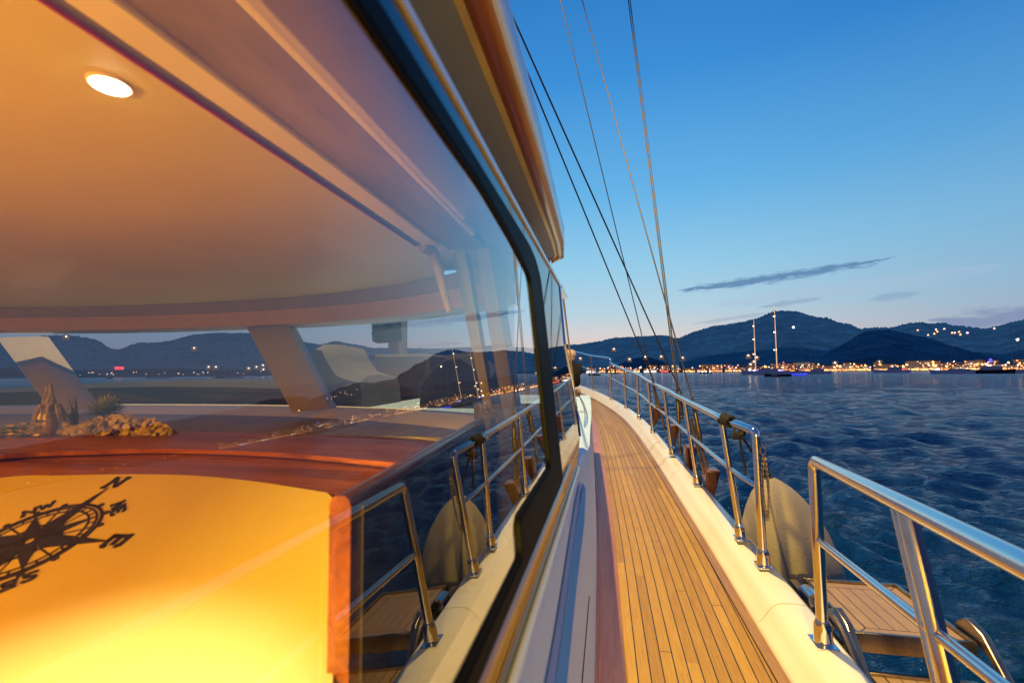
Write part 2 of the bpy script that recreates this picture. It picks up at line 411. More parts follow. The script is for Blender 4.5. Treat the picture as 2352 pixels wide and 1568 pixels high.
def chamfer_ring(y0, y1, z0, z1, r):   # window outline: rounded corners, a cut top front corner
    out = []
    pts = [(y1, z0+r*1.0), (y1, z1-.055), (y1-.14, z1), (y0, z1), (y0, z0), (y1-r, z0)]
    P = [Vector((p[0], p[1], 0)) for p in pts]; n_ = len(P)
    for i in range(n_):
        a, b, c = P[i-1], P[i], P[(i+1) % n_]; d1 = (a-b); d2 = (c-b)
        rr = min(.03, d1.length*.4, d2.length*.4); d1.normalize(); d2.normalize()
        for k in range(6):
            t = k/5; q = (b+d1*rr)*(1-t)**2+b*2*t*(1-t)+(b+d2*rr)*t*t; out.append((q.x, q.y))
    return out
def win_ring(d=0.):      # clear opening: cut top front corner, stepped sill
    pts = [(.70+d, -.135-d), (.698+d, .142+d*.5), (.58+d, .163+d), (.44, .1765+d), (-.9-d, .1765+d), (-.9-d, -.168-d), (.448, -.168-d), (.452, -.135-d)]
    P = [Vector((p[0], p[1], 0)) for p in pts]; n_ = len(P); out = []
    for i in range(n_):
        a, b, c = P[i-1], P[i], P[(i+1) % n_]; d1 = (a-b); d2 = (c-b); rr = min(.02, d1.length*.35, d2.length*.35); d1.normalize(); d2.normalize()
        for k in range(6):
            t = k/5; q = (b+d1*rr)*(1-t)**2+b*2*t*(1-t)+(b+d2*rr)*t*t; out.append((q.x, q.y))
    return out
inner_r = win_ring()
outer_r = []
for (yy, zz) in inner_r:
    outer_r.append((yy, zz))
def out_ring():
    pts = [(.85, -.186), (.840, .168), (.795, .193), (.735, .2015), (-.93, .2015), (-.93, -.186), (.447, -.186), (.455, -.186)]
    P = [Vector((p[0], p[1], 0)) for p in pts]; n_ = len(P); out = []
    for i in range(n_):
        a, b, c = P[i-1], P[i], P[(i+1) % n_]; d1 = (a-b); d2 = (c-b); rr = min(.02, d1.length*.35, d2.length*.35); d1.normalize(); d2.normalize()
        for k in range(6):
            t = k/5; q = (b+d1*rr)*(1-t)**2+b*2*t*(1-t)+(b+d2*rr)*t*t; out.append((q.x, q.y))
    return out
outer_r = out_ring()
win = frame_plate(outer_r, inner_r, -.0022, .0022).build('side_window', black, yacht, smooth=30)
pl = MB(); pl.add([G(y, z, -.0005) for y, z in inner_r], [tuple(range(len(inner_r)))]); pane = pl.build('pane', pane_m, win, smooth=0)
# thin bright trim of the rubber seal
mb = MB(); mb.tube([G(y, z, .0022) for y, z in win_ring(.004)], .0013, 6, closed=True); mb.build('seal_bead', black, win)
# surrounding dark glass
EDGE = [(1.53, .23), (1.50, .12), (1.45, -.05), (1.42, -.14), (1.36, -.24)]
edge_px = [(1284, 650), (1297, 790), (1309, 850), (1318, 900), (1326, 955), (1332, 1001)]
EDGE = [(float(onglass(*p)[1]), float(onglass(*p)[2])) for p in edge_px]
EDGE = [(e[0], min(e[1], .228)) for e in EDGE]
ring = [(-.97, -.233), (-.97, .228)]
mb = MB()
def strip(m_, a, b, off):    # quads between two polylines
    n_ = len(a); m_.add([G(*p, off) for p in a]+[G(*p, off) for p in b], [(i, i+1, n_+i+1, n_+i) for i in range(n_-1)])
# top band, bottom band, front part as separate flat polygons (one mesh), no overlap with the frame
top_band = [(-.97, .228), (-.97, .201), (.73, .201), (.862, .15), (.862, -.186), (-.97, -.186), (-.97, -.229)]
poly = [(-.97, .228), (-.97, .2025), (.7355, .2022), (.7955, .1937), (.8405, .1685), (.849, -.165), (.83, -.1865), (-.97, -.1865), (-.97, -.229), (.9, -.229), (1.15, -.24)]+EDGE[::-1]
m_ = MB(); n_ = len(poly)
m_.add([G(y, z, 0) for y, z in poly]+[G(y, z, -.012) for y, z in poly], [tuple(range(n_)), tuple(range(n_, 2*n_))[::-1]]+[(i, (i+1) % n_, n_+(i+1) % n_, n_+i) for i in range(n_)])
m_.build('dark_side_panel', darkglass, yacht, smooth=0)
# steel edge strip of the panel
mb = MB(); mb.tube([G(e[0]+.004, e[1], .0) for e in EDGE], .0035, 8); mb.build('panel_edge_trim', steel, yacht)
# mouldings below the glass
mb = MB(); mb.tube([(gx(-.232)+.003, y, -.2325) for y in np.arange(-1, 1.3, .1)], .0042, 10); mb.build('glass_bead', gelcoat, yacht)
mb = MB(); mb.sweep(None, [[(gx(-.187)+.0005, y, -.1875), (gx(-.187)+.005, y, -.1895), (gx(-.187)+.005, y, -.193), (gx(-.195)+.0005, y, -.1955)] for y in (-1, 1.0)]); mb.build('lower_trim', wood_strip('amber_trim', (.25, .11, .03), (.45, .22, .06), .3, .6), yacht)

# ---- overhanging edge of the upper roof, above and inboard of the window
KB = 1.7
def brow_out(y): return KB*float(np.interp(y/KB, [-1, .28, .4, .52, .9, 1.02, 1.06], [-.066, -.068, -.0685, -.0695, -.078, -.088, -.118]))
ys = [KB*q for q in [-.9, -.5, 0, .2, .3, .4, .5, .6, .7, .8, .9, .95, .99, 1.02, 1.045, 1.06]]
def brow_prof(y, kind):
    o_ = brow_out(y); w = -.2135
    f = lambda k: w+(o_-w)*k
    z = lambda q: KB*q
    if kind == 'soffit': return [(f(0)-.5, y, z(.240)), (f(0), y, z(.240)), (f(.10), y, z(.2445)), (f(.48), y, z(.2525)), (f(.48), y, z(.262)), (f(0)-.5, y, z(.262))]
    if kind == 'tan': return [(f(.485), y, z(.2515)), (f(.60), y, z(.2515)), (f(.62), y, z(.2500)), (f(.62), y, z(.262)), (f(.485), y, z(.262))]
    if kind == 'mahog': return [(f(.625), y, z(.2485)), (f(.70), y, z(.2455)), (f(.86), y, z(.244)), (f(.95), y, z(.2465)), (f(.97), y, z(.262)), (f(.625), y, z(.262))]
    return [(f(.955), y, z(.2455)), (f(1.0), y, z(.2475)), (f(1.03), y, z(.255)), (f(1.03), y, z(.275)), (f(.9), y, z(.285)), (f(0)-.5, y, z(.29)), (f(0)-.5, y, z(.2625)), (f(.975), y, z(.2625))]
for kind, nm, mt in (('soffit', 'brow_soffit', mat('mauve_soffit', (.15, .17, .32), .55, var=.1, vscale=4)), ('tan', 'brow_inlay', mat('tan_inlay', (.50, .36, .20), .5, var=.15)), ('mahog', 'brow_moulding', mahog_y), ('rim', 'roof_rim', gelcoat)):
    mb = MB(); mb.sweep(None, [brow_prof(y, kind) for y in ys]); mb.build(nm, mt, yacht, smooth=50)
mb = MB(); mb.box((-3.3, -1.3, .362), (-.45, 1.5, .407)); mb.build('roof_riser', gelcoat, yacht)
# white strip between dark glass and soffit
mb = MB(); mb.sweep(None, [[G(y, .2285, -.012), G(y, .2285, .003), G(y, .2375, .003), G(y, .2375, -.012)] for y in (-1, 0, 1.05, 1.48)]); mb.build('window_head_strip', gelcoat, yacht)
# tie line from the brow tip to the coachroof
p0 = onx(1300, 752, -.06)
# ---- deckhouse roof, front arc
def arc_y(x, yc=1.76, ye=1.36): u = (x+1.75)/1.42; return yc-(yc-ye)*abs(u)**2.6
XA = [-.16-.1*i for i in range(0, 33)]
# ceiling
mb = MB(); fr_ = [(x, arc_y(x)+.02, .305) for x in XA if x < -.43]
Z1 = .3
ring_c = [(-.437, -1.2, Z1), (-.437, 1.06, Z1), (-.47, 1.34, Z1)]+[(x, arc_y(x, 1.72, 1.36), Z1) for x in XA if x < -.5]+[(-3.36, -1.2, Z1)]
nc_ = len(ring_c); mb.add(ring_c+[(a, b, c+.02) for a, b, c in ring_c], [tuple(range(nc_)), tuple(range(nc_, 2*nc_))[::-1]]+[(i, (i+1) % nc_, nc_+(i+1) % nc_, nc_+i) for i in range(nc_)])
mb.build('ceiling', ceil_m, yacht, smooth=0)
def bar(name, x0, x1, z0, z1, ya, yb, m__, taper=None, par=yacht, bevel=0):
    m2 = MB(); m2.box((min(x0, x1), ya, min(z0, z1)), (max(x0, x1), yb, max(z0, z1))); return m2.build(name, m__, par, bevel=bevel)
red_m = mat('red_piping', (.45, .06, .03), .5); grey_gap = mat('shadow_gap', (.16, .13, .12), .7)
brown_lin = mat('stained_lining', (.30, .22, .19), .75, var=.3, vscale=16, bump=.2, vstretch=(1, .25, 1))
bar('ceiling_piping', -.4365, -.4335, .296, .318, -1.2, 1.04, red_m)
bar('ceiling_gap', -.433, -.414, .3005, .318, -1.2, 1.04, grey_gap)
bar('ceiling_beam', -.4135, -.376, .294, .318, -1.2, 1.03, ceil_white, bevel=.002)
bar('side_lining', -.3755, -.285, .3, .318, -1.2, 1.1, brown_lin)
bar('lining_cord', -.2845, -.273, .295, .318, -1.2, .98, ceil_white, bevel=.003)
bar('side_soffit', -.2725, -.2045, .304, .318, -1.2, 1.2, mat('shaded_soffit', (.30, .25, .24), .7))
mb = MB(); mb.hexa([(-.2005, -1.2, .214), (-.194, -1.2, .214), (-.194, .64, .218), (-.2005, .64, .218)], [(-.2035, -1.2, .303), (-.197, -1.2, .303), (-.197, .655, .303), (-.2035, .655, .303)])
mb.build('window_valance', mat('valance', (.62, .50, .44), .6, var=.05), yacht)
bar('wall_head', -.1965, -.17, .304, .318, -1.2, 1.45, gelcoat)
bar('roof_top', -3.4, -.2, .3205, .36, -1.3, 1.4, gelcoat)
# inner side wall above the window opening and forward of it (behind the dark panel)
mb = MB(); mb.add([G(-1.2, .205, -.016), G(-1.2, .3, -.05), G(1.42, .3, -.05), G(1.42, .205, -.016)], [(0, 1, 2, 3)]); mb.add([G(-1.2, .205, -.019), G(-1.2, .3, -.053), G(1.42, .3, -.053), G(1.42, .205, -.019)], [(3, 2, 1, 0)])
mb.build('inner_wall_head', ceil_m, yacht, smooth=0)
# fascia along the front (ceiling lip), in two colours
mb = MB(); st = []
xs = [x for x in XA if x < -.24]
st = [[(x, arc_y(x)-.09, .2985), (x, arc_y(x)-.055, .262), (x, arc_y(x)-.0, .262), (x, arc_y(x)+.02, .2985)] for x in xs]
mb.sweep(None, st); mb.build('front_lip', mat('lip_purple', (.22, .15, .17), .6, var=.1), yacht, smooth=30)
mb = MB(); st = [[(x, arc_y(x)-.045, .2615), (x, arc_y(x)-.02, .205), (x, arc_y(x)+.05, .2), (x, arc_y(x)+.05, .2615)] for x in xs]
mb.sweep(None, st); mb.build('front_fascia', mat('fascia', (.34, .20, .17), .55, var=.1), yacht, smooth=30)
mb = MB(); st = [[(x, arc_y(x)+.051, .2), (x, arc_y(x)+.10, .2), (x, arc_y(x)+.10, .32), (x, arc_y(x)+.051, .32)] for x in xs]
mb.sweep(None, st); mb.build('front_roof_edge', gelcoat, yacht)
# windscreen sill wall
mb = MB(); xs2 = [x for x in XA if x < -.34]
st = [[(x, arc_y(x)-.02, -.132), (x, arc_y(x)+.07, -.128), (x, arc_y(x)+.07, -.6), (x, arc_y(x)-.26, -.6), (x, arc_y(x)-.26, -.1675)] for x in xs2]
mb.sweep(None, st); mb.build('windscreen_sill', mat('sill_paint', (.90, .72, .40), .45, var=.06), yacht, smooth=30)
mb = MB(); mb.hexa([(-.37, 1.30, -.62), (-.10, 1.30, -.62), (-.10, 1.33, -.62), (-.37, 1.33, -.62)], [(-.37, 1.30, -.085), (-.105, 1.30, -.085), (-.105, 1.33, -.085), (-.37, 1.33, -.085)]); mb.build('quarter_panel', mat('dark_quarter_panel', (.045, .022, .014), .6), yacht)
# pillars of the windscreen: quads given by their top and bottom edges
def pillar(t0, t1, b0, b1, d=.05, m__=None):
    T0, T1 = onz(*t0, .205), onz(*t1, .205); B0, B1 = onz(*b0, -.13), onz(*b1, -.13)
    k = np.array([0, d, 0.]); m2 = MB(); m2.hexa([B0, B1, B1+k, B0+k], [T0, T1, T1+k, T0+k]); return m2.build('windscreen_pillar', m__ or gelcoat, yacht, bevel=.006)
post_m = mat('dim_post_paint', (.22, .19, .19), .6, var=.08)
pil_m = mat('pillar_paint', (.44, .36, .33), .5, var=.06)
pillar((-10, 775), (88, 772), (118, 945), (205, 938), .05, pil_m)
pillar((566, 751), (662, 747), (672, 948), (757, 937), .05, pil_m)
pillar((-420, 800), (-330, 795), (-300, 975), (-220, 968), .05, pil_m)
# dark side reveal of the pillars
# corner post at the starboard end of the windscreen
q0 = [(-.375, 1.12, .3), (-.335, 1.10, .3), (-.335, 1.15, .3), (-.375, 1.17, .3)]
q1 = [(-.345, 1.33, -.13), (-.315, 1.31, -.13), (-.315, 1.36, -.13), (-.345, 1.38, -.13)]
mb = MB(); mb.hexa(q1, q0); mb.build('corner_post', post_m, yacht, bevel=.006)
mb = MB(); mb.hexa([(-.285, 1.3, -.13), (-.24, 1.28, -.13), (-.24, 1.36, -.13), (-.285, 1.38, -.13)], [(-.31, 1.1, .3), (-.27, 1.08, .3), (-.27, 1.2, .3), (-.31, 1.22, .3)]); mb.build('corner_post', post_m, yacht, bevel=.006)
mb = MB(); mb.tube([(-.412, 1.02, .29), (-.40, 1.05, .285), (-.392, 1.06, .26), (-.375, 1.1, .15)], [.012, .014, .012, .008], 10); mb.build('curtain_bracket', brown_lin, yacht)
# windscreen panes
mb = MB(); n_ = len(xs)
vs = [(x, arc_y(x)+.03, .2) for x in xs]+[(x, arc_y(x)+.03, -.13) for x in xs]; mb.add(vs, [(i, i+1, n_+i+1, n_+i) for i in range(n_-1)]); mb.build('windscreen_pane', wind_m, yacht, smooth=60)
# closing walls of the deckhouse (port side, aft)
bar('port_wall', -3.45, -3.4, -1., .32, -1.3, 1.3, ceil_m)
bar('aft_wall', -3.45, -.13, -1., .32, -1.35, -1.305, mat('aft_panelling', (.30, .15, .07), .5, var=.2))
bar('cabin_floor', -3.4, -.12, -1.02, -1.0, -1.3, 1.6, mat('cabin_sole', (.22, .10, .04), .5))

# ceiling lamp
sp = onz(253, 191, .3)
mb = MB(); mb.lathe([(.0195, -.0005), (.0195, -.002), (.018, -.0035), (.0165, -.0035)], sp, 32, (0, 0, 1)); lampo = mb.build('ceiling_light', ceil_white, yacht)
mb = MB(); mb.lathe([(.0155, -.0047), (.001, -.0058)], sp, 28, (0, 0, 1)); lens = glow('lamp_glow', (1, .82, .55), 60); mb.build('diffuser', lens, lampo)

# ---- coachroof furniture forward of the deckhouse
hp = []
b0 = onx(1342, 1000, -.072)
base_y = b0[1]
def on_wall(x, y, dx=0.0):
    p = ray(x, y); Y = 2.
    for _ in range(60):
        X = coam_x(Y)+dx; q = p*X/p[0] if abs(p[0]) > 1e-4 else p*Y/p[1]; Y = .6*Y+.4*min(max(q[1], .5), 9)
    return q
handp = [onz(1342, 998, -.30), onz(1344, 985, -.285), onz(1346, 955, -.265), onz(1342, 935, -.262), onz(1334, 917, -.258), onz(1327, 908, -.258), onz(1324, 912, -.28)]
mb = MB(); mb.tube(smooth_path(handp, 6), [.013]*1+[.0135]*6+[.012]*6+[.011]*6+[.011]*6+[.011]*6+[.011]*6, 12); hr = mb.build('coachroof_handrail', steel, yacht)
mb = MB(); mb.lathe([(.026, 0), (.026, .005), (.016, .008)], handp[0]-np.array([0, 0, .008]), 18, (0, 0, 1)); mb.build('base_plate', steel, hr)

# ---- guard rail
post_px = [((1869, 1056), (1891.5, 1476), 1.92), ((1736, 990), (1754, 1298), 2.51), ((1657, 960), (1703, 1235), 2.82), ((1572, 918), (1603, 1112), 3.91), ((1524, 892), (1545, 1043), 4.9),
           ((1489, 875), (1500, 995), 6.28), ((1464, 859.5), (1468, 962), 7.36), ((1433.7, 848.6), (1438, 937), 8.5), ((1402, 834), (1404, 915.5), 9.5), ((1357, 817), (1362, 893.5), 10.6)]
POST = []
for t, b, Y in post_px:
    B = ony(*b, Y); T = ony(*t, Y-.13*(.66/.66)); POST.append((B, T))
def onpost(i, k): B, T = POST[i]; return B+(T-B)*k
def stanchion(B, T, r=.0165, top=True):
    m2 = MB(); d = (T-B); m2.tube([B+d*.05, B+d*.5, T], r, 16); s_ = m2.build('stanchion', steel, yacht)
    m3 = MB(); ax = d/np.linalg.norm(d)
    m3.lathe([(.0285, .004), (.0285, .05), (.026, .07), (.0185, .085), (.0168, .088)], B, 20, ax)
    m3.lathe([(.023, .0), (.030, .006), (.030, .014)], B, 20, ax); m3.build('socket', steel, s_)
    m4 = MB(); zb = B[2]; m4.box((B[0]-.033, B[1]-.045, zb-.004), (B[0]+.033, B[1]+.045, zb+.005)); m4.build('foot_plate', steel, s_, bevel=.002)
for i, (B, T) in enumerate(POST):
    if i in (0, 1): continue
    stanchion(B, T)
# fore section: top rail with its end bent down into the aftmost stanchion
def rail_run(idx, k): return [tuple(onpost(i, k)) for i in idx]
B1, T1 = POST[1]
toprail = rail_run([8, 7, 6, 5, 4, 3, 2], 1.0)
sp_ = smooth_path(toprail, 6)
endc = corner(T1+(np.array(sp_[-1])-T1)*.6, T1, B1, .035)
path = [tuple(p) for p in sp_]+[tuple(p) for p in endc]+[tuple(B1+(T1-B1)*.06)]
mb = MB(); mb.tube(path, .0185, 16); mb.build('top_rail', steel, yacht)
m3 = MB(); ax = (T1-B1)/np.linalg.norm(T1-B1); m3.lathe([(.030, .0), (.030, .012), (.0285, .016), (.0285, .05), (.026, .07), (.0195, .085)], B1, 20, ax); m3.build('rail_socket', steel, yacht)
m4 = MB(); m4.box((B1[0]-.033, B1[1]-.045, B1[2]-.004), (B1[0]+.033, B1[1]+.045, B1[2]+.005)); m4.build('rail_foot_plate', steel, yacht, bevel=.002)
mid = smooth_path(rail_run([8, 7, 6, 5, 4, 3, 2, 1], .59), 6)
mb = MB(); mb.tube(mid, .0115, 12); mb.build('mid_rail', steel, yacht)
# bow section (steps up)
B9, T9 = POST[8]; B10, T10 = POST[9]
t9 = T9+np.array([0, 0, .10]); far1 = ony(1312, 805, 12.0); far2 = ony(1272, 800, 12.6)
path = [tuple(T9-np.array([0, 0, .03]))]+corner(T9, t9, T10, .07)+[tuple(T10), tuple(far1), tuple(far2)]
mb = MB(); mb.tube(path, .0185, 14); mb.build('top_rail', steel, yacht)
mb = MB(); mb.tube([tuple(onpost(8, .63)), tuple(onpost(9, .55)), tuple(ony(1330, 838, 11.6)), tuple(ony(1290, 825, 12.4))], .0115, 10); mb.build('mid_rail', steel, yacht)
# aft section right of the gate
B0, T0 = POST[0]
v = T0-B0
TA = ony(2052, 1147, 1.155)
Bq = TA+np.array([.062, .0, -.66])
def on_y(px, Y): return ony(*px, Y)
Ta2 = T0+(TA-T0)*2.4
path = [tuple(B0+v*.06)]+corner(B0, T0, TA, .04)+[tuple(TA), tuple(Ta2), tuple(T0+(TA-T0)*3.6)]
mb = MB(); mb.tube(path, .0188, 20); mb.build('top_rail', steel, yacht)
m3 = MB(); ax = v/np.linalg.norm(v); m3.lathe([(.031, .0), (.031, .012), (.0295, .016), (.0295, .052), (.027, .075), (.0205, .09)], B0, 24, ax); m3.build('rail_socket', steel, yacht)
m4 = MB(); m4.box((B0[0]-.035, B0[1]-.047, B0[2]-.004), (B0[0]+.035, B0[1]+.047, B0[2]+.005)); m4.build('rail_foot_plate', steel, yacht, bevel=.002)
mA = onpost(0, .575)
TA = ony(2080, 1163, 1.13); midB = ony(2152, 1455, 1.12)
# second stanchion from under the rail going down through (2147,1452)
dirv = (midB-TA); BB = TA+dirv*(.70/abs(dirv[2]))
stanchion(BB, TA, .0175)
ta2, mb2 = ony(2053, 1150, 1.19), ony(2099, 1344, 1.17)
mb = MB(); mb.tube([tuple(ta2), tuple(mb2), tuple(ta2+(mb2-ta2)*3.2)], .0095, 14); mb.build('rail_brace', steel, yacht)
mb = MB(); mb.tube([tuple(mA), tuple(midB), tuple(mA+(midB-mA)*2.6)], .0125, 14); mb.build('mid_rail', steel, yacht)

# ---- rigging
def chain_top(px_top, X=-1.7):
    return onx(*px_top, X)
rig = [((1143, 0), (1499, 870), (1510, 935), 5.6), ((1160, 0), (1564, 901), (1566, 960), 4.9), ((1287, 0), (1506, 901), (1527, 985), 5.5), ((1443, 0), (1555, 897), (1563, 1040), 4.65), ((1337, 0), (1590, 916), (1625, 1090), 3.95), ((1447, 0), (1559, 897), (1566, 1040), 4.68)]
for i, (t, m0, b, Y) in enumerate(rig):
    t = np.array(t, float); m0 = np.array(m0, float); P0 = ony(*m0, Y)
    # carry the line on upward in the picture plane of its own 3D plane: the top lies on the mast line
    tt = m0+(t-m0)*1.25; r_ = ray(*tt); lam = (-1.1 if i != 2 else -.9)/r_[0] if r_[0] < -.02 else 9.0
    lam = min(max(lam, 6/np.linalg.norm(r_)), 14/np.linalg.norm(r_)); P1 = r_*lam
    mb = MB(); mb.tube([tuple(P0), tuple(P1)], [.0062, .0095] if i != 2 else [.005, .008], 8); mb.build('shroud', wire_m, yacht)
    if i == 5: continue
    B_ = ony(*b, Y-.02)
    d = B_-P0
    mb = MB(); mb.tube([tuple(P0-d*.05), tuple(P0), tuple(P0+d*.1), tuple(P0+d*.14), tuple(P0+d*.5), tuple(P0+d*.54), tuple(P0+d*.9), tuple(P0+d*1.0)], [.006, .010, .010, .017, .017, .011, .011, .014], 10); tb = mb.build('turnbuckle', bronze, yacht)
    mb = MB(); mb.ball(P0+d*.98, .02, 10); mb.build('shackle', bronze, tb)
# two more legs down to the aft block
for a, b in (((1586, 960), (1618, 1090)), ((1597, 975), (1630, 1095))):
    mb = MB(); mb.tube([tuple(ony(*a, 3.97)), tuple(ony(*b, 3.9))], .011, 8); mb.build('lanyard', bronze, yacht)
for (px, Y, s_) in (((1520, 994), 5.45, 1.), ((1518, 948), 6.6, .8), ((1563, 1046), 4.62, 1.), ((1620, 1104), 3.9, 1.0)):
    c_ = ony(*px, Y); s_ *= 1.25; w = .055*s_
    x0 = capx(Y)+.05
    c_ = np.array([max(c_[0], x0+.03), c_[1], c_[2]])
    top = c_[2]+.075*s_; bot = c_[2]-.16*s_
    mb = MB(); mb.hexa([(x0-.0, Y-.05*s_, bot), (x0+.03, Y-.05*s_, bot), (x0+.03, Y+.05*s_, bot), (x0, Y+.05*s_, bot)],
                       [(x0-.0, Y-.07*s_, top), (c_[0]+.06*s_, Y-.07*s_, top), (c_[0]+.06*s_, Y+.07*s_, top), (x0, Y+.07*s_, top)])
    mb.build('channel_block', blockwood, yacht, bevel=.012)

# ------------------------------------------------------------------ steering console with the compass rose
cons = thing('steering_console', 'low mahogany steering console with a glowing cream panel, seen through the side window', 'console', (-1.2, 1.0, -.6))
ZM = -.148
far_px = [(-260, 1035), (0, 1003), (200, 994), (400, 990), (650, 997), (900, 1010), (1010, 1018), (1090, 1024)]
mid_px = [(-260, 1085), (0, 1044), (200, 1034), (400, 1031), (650, 1040), (900, 1062), (960, 1070), (1000, 1078)]
wht_px = [(-260, 1150), (0, 1097), (150, 1091), (300, 1088.5), (450, 1092), (600, 1107), (780, 1136), (840, 1150)]
FA = [onz(*p, ZM) for p in far_px]; MI = [onz(*p, ZM) for p in mid_px]; MI2 = [onz(*(p[0], p[1]+6), ZM-.012) for p in mid_px]
SL = .40
w0 = onz(300, 1088.5, ZM-.012)
def slope_pt(x, y):       # where the view line meets the tilted panel
    nrm = np.array([0., -SL, 1.]); r_ = ray(x, y); return r_*(nrm@w0)/(nrm@r_)
WH = [slope_pt(*p) for p in wht_px]
mb = MB()
FAs, MIs, MI2s, WHs = [smooth_path(q, 5) for q in (FA, MI, MI2, WH)]
n_ = len(FAs)
def loft(m2, A, B): n_ = len(A); m2.add(list(A)+list(B), [(i, i+1, n_+i+1, n_+i) for i in range(n_-1)])
mb = MB(); loft(mb, FAs, MIs); loft(mb, [p-np.array([0, 0, .05]) for p in FAs], FAs); loft(mb, MIs, [p-np.array([0, -.003, .009]) for p in MIs]); mb.build('dash_top', mahog, cons, smooth=30)
mb = MB(); loft(mb, MI2s, WHs); mb.build('dash_step', mahog, cons, smooth=30)
mb = MB(); loft(mb, [p-np.array([0, 0, .009]) for p in MIs], MI2s); mb.build('dash_shadow_line', mat('step_shadow_dark', (.03, .008, .004), .4), cons)  # shadow under the dash edge put into a near-black strip
# planked shelf ahead of the dash
shelf_px = [(-260, 1000), (0, 978), (392, 975), (564, 975), (830, 976), (1100, 985)]
SH = smooth_path([onz(*p, ZM) for p in shelf_px], 7)[:36]
FA3 = [p-np.array([0, 0, .0005]) for p in FAs]
k = min(len(SH), len(FA3))
mb = MB(); mb.add([(-4, 1.1, ZM-.004), (-.31, 1.1, ZM-.004), (-.31, 1.72, ZM-.004), (-4, 1.72, ZM-.004)], [(0, 1, 2, 3)])
def shelf_mat():
    m = bpy.data.materials.new('planked_shelf'); m.use_nodes = True; t = NT(m.node_tree); b = t.n['Principled BSDF']
    co = t.new('ShaderNodeTexCoord').outputs['Object']; sp = t.new('ShaderNodeSeparateXYZ'); t.l.new(co, sp.inputs[0])
    fr = t.math('FRACT', t.math('DIVIDE', sp.outputs[0], .06)); ln = t.math('LESS_THAN', fr, .07)
    nz = t.noise(t.mapping(co, (1, .1, 1)), 40, 4); c = t.ramp(nz, [(.3, (.22, .16, .08)), (.7, (.36, .26, .13))])
    t.l.new(t.mix(ln, c, (.38, .30, .2, 1)), b.inputs['Base Color']); b.inputs['Roughness'].default_value = .5; return m
mb.build('planked_shelf', shelf_mat(), cons, smooth=0)
# cream sloping panel: one tilted plane with a curved head; its starboard end is cut back on a diagonal
panel_m = mat('cream_panel', (.64, .50, .12), .5, var=.03, vscale=4, bump=.05, bscale=40)
redge = [slope_pt(764, y) for y in (1142, 1250, 1400, 1568)]
redge.append(redge[-1]+(redge[-1]-redge[-2])*.6)
near = [np.array([redge[-1][0]-.02, -.25, 0]), np.array([-1.9, -.25, 0])]
near = [np.array([p[0], p[1], w0[2]+SL*(p[1]-w0[1])]) for p in near]
outline = [p for p in WHs if p[0] < redge[0][0]-.002]+redge+near
mb = MB(); mb.add([p+np.array([0, 0, 0]) for p in outline]+[p-np.array([0, 0, .02]) for p in outline], [tuple(range(len(outline))), tuple(range(len(outline), 2*len(outline)))[::-1]]+[(i, (i+1) % len(outline), len(outline)+(i+1) % len(outline), len(outline)+i) for i in range(len(outline))])
mb.build('cream_panel', panel_m, cons, smooth=0)
# end board with its rounded mahogany cap
def bd(Y, x_out): return x_out
ea = ony(806, 1142, .40); ei = ony(757, 1142, .40)
eb = onz(1112, 959, -.1055)
w = ea[0]-ei[0]; zt = ea[2]
st = []
for t in (0, .02, .2, .5, 1):
    y = .40+(eb[1]-.40)*t; xo = ea[0]+(eb[0]-ea[0])*t; z = zt+(eb[2]-zt)*t; ww = w*(1-.25*t)
    st.append([(xo, y, -.62), (xo, y, z-.008), (xo-.002, y, z-.002), (xo-.006, y, z+.001), (xo-ww+.006, y, z+.001), (xo-ww+.002, y, z-.002), (xo-ww, y, z-.008), (xo-ww, y, -.62)])
mb = MB(); mb.sweep(None, st); eb_o = mb.build('end_board', mahog_y, cons, smooth=50)
st = []
for t in (0.03, .5, 1):
    y = .40+(eb[1]-.40)*t; xo = ea[0]+(eb[0]-ea[0])*t; z = zt+(eb[2]-zt)*t
    st.append([(xo+.0006, y, -.62), (xo+.0006, y, z-.012), (xo+.003, y, z-.012), (xo+.003, y, -.62)])
mb = MB(); mb.sweep(None, st); mb.build('outer_shade_sheet', mat('side_shade_brown', (.05, .028, .014), .55, var=.2), cons)  # added dark sheet: shade on the board's outboard face put into colour
# compass rose: flat inlaid decoration on the panel
c0 = slope_pt(68, 1243); Np = slope_pt(262, 1112); Ep = slope_pt(262, 1242)
en = Np-c0; ee = Ep-c0
Rn = (np.linalg.norm(en)+np.linalg.norm(ee))/2
nrm = np.array([0., -SL, 1.]); nrm /= np.linalg.norm(nrm)
uN = en/np.linalg.norm(en); uE = ee-uN*(ee@uN); uE /= np.linalg.norm(uE)
print('ROSE', c0, np.linalg.norm(en), np.linalg.norm(ee), (en@ee)/np.linalg.norm(en)/np.linalg.norm(ee))
def RP(a, b, h=.0012): return c0+(ee*a)+(en*b)+nrm*h     # a: east, b: north in units of the letter radius
mb = MB()
def poly(pts, h=.0012):
    n_ = len(pts); P_ = [RP(a, b, h) for a, b in pts]; Q_ = [RP(a, b, .0001) for a, b in pts]
    mb.add(P_+Q_, [tuple(range(n_)), tuple(range(n_, 2*n_))[::-1]]+[(i, (i+1) % n_, n_+(i+1) % n_, n_+i) for i in range(n_)])
def ringp(r, w_, h=.0012, a0=0, a1=2*PI, n_=72):
    for i in range(n_):
        a = a0+(a1-a0)*i/n_; b = a0+(a1-a0)*(i+1)/n_
        poly([((r+s_)*math.sin(t), (r+s_)*math.cos(t)) for s_, t in ((-w_, a), (w_, a), (w_, b), (-w_, b))], h)
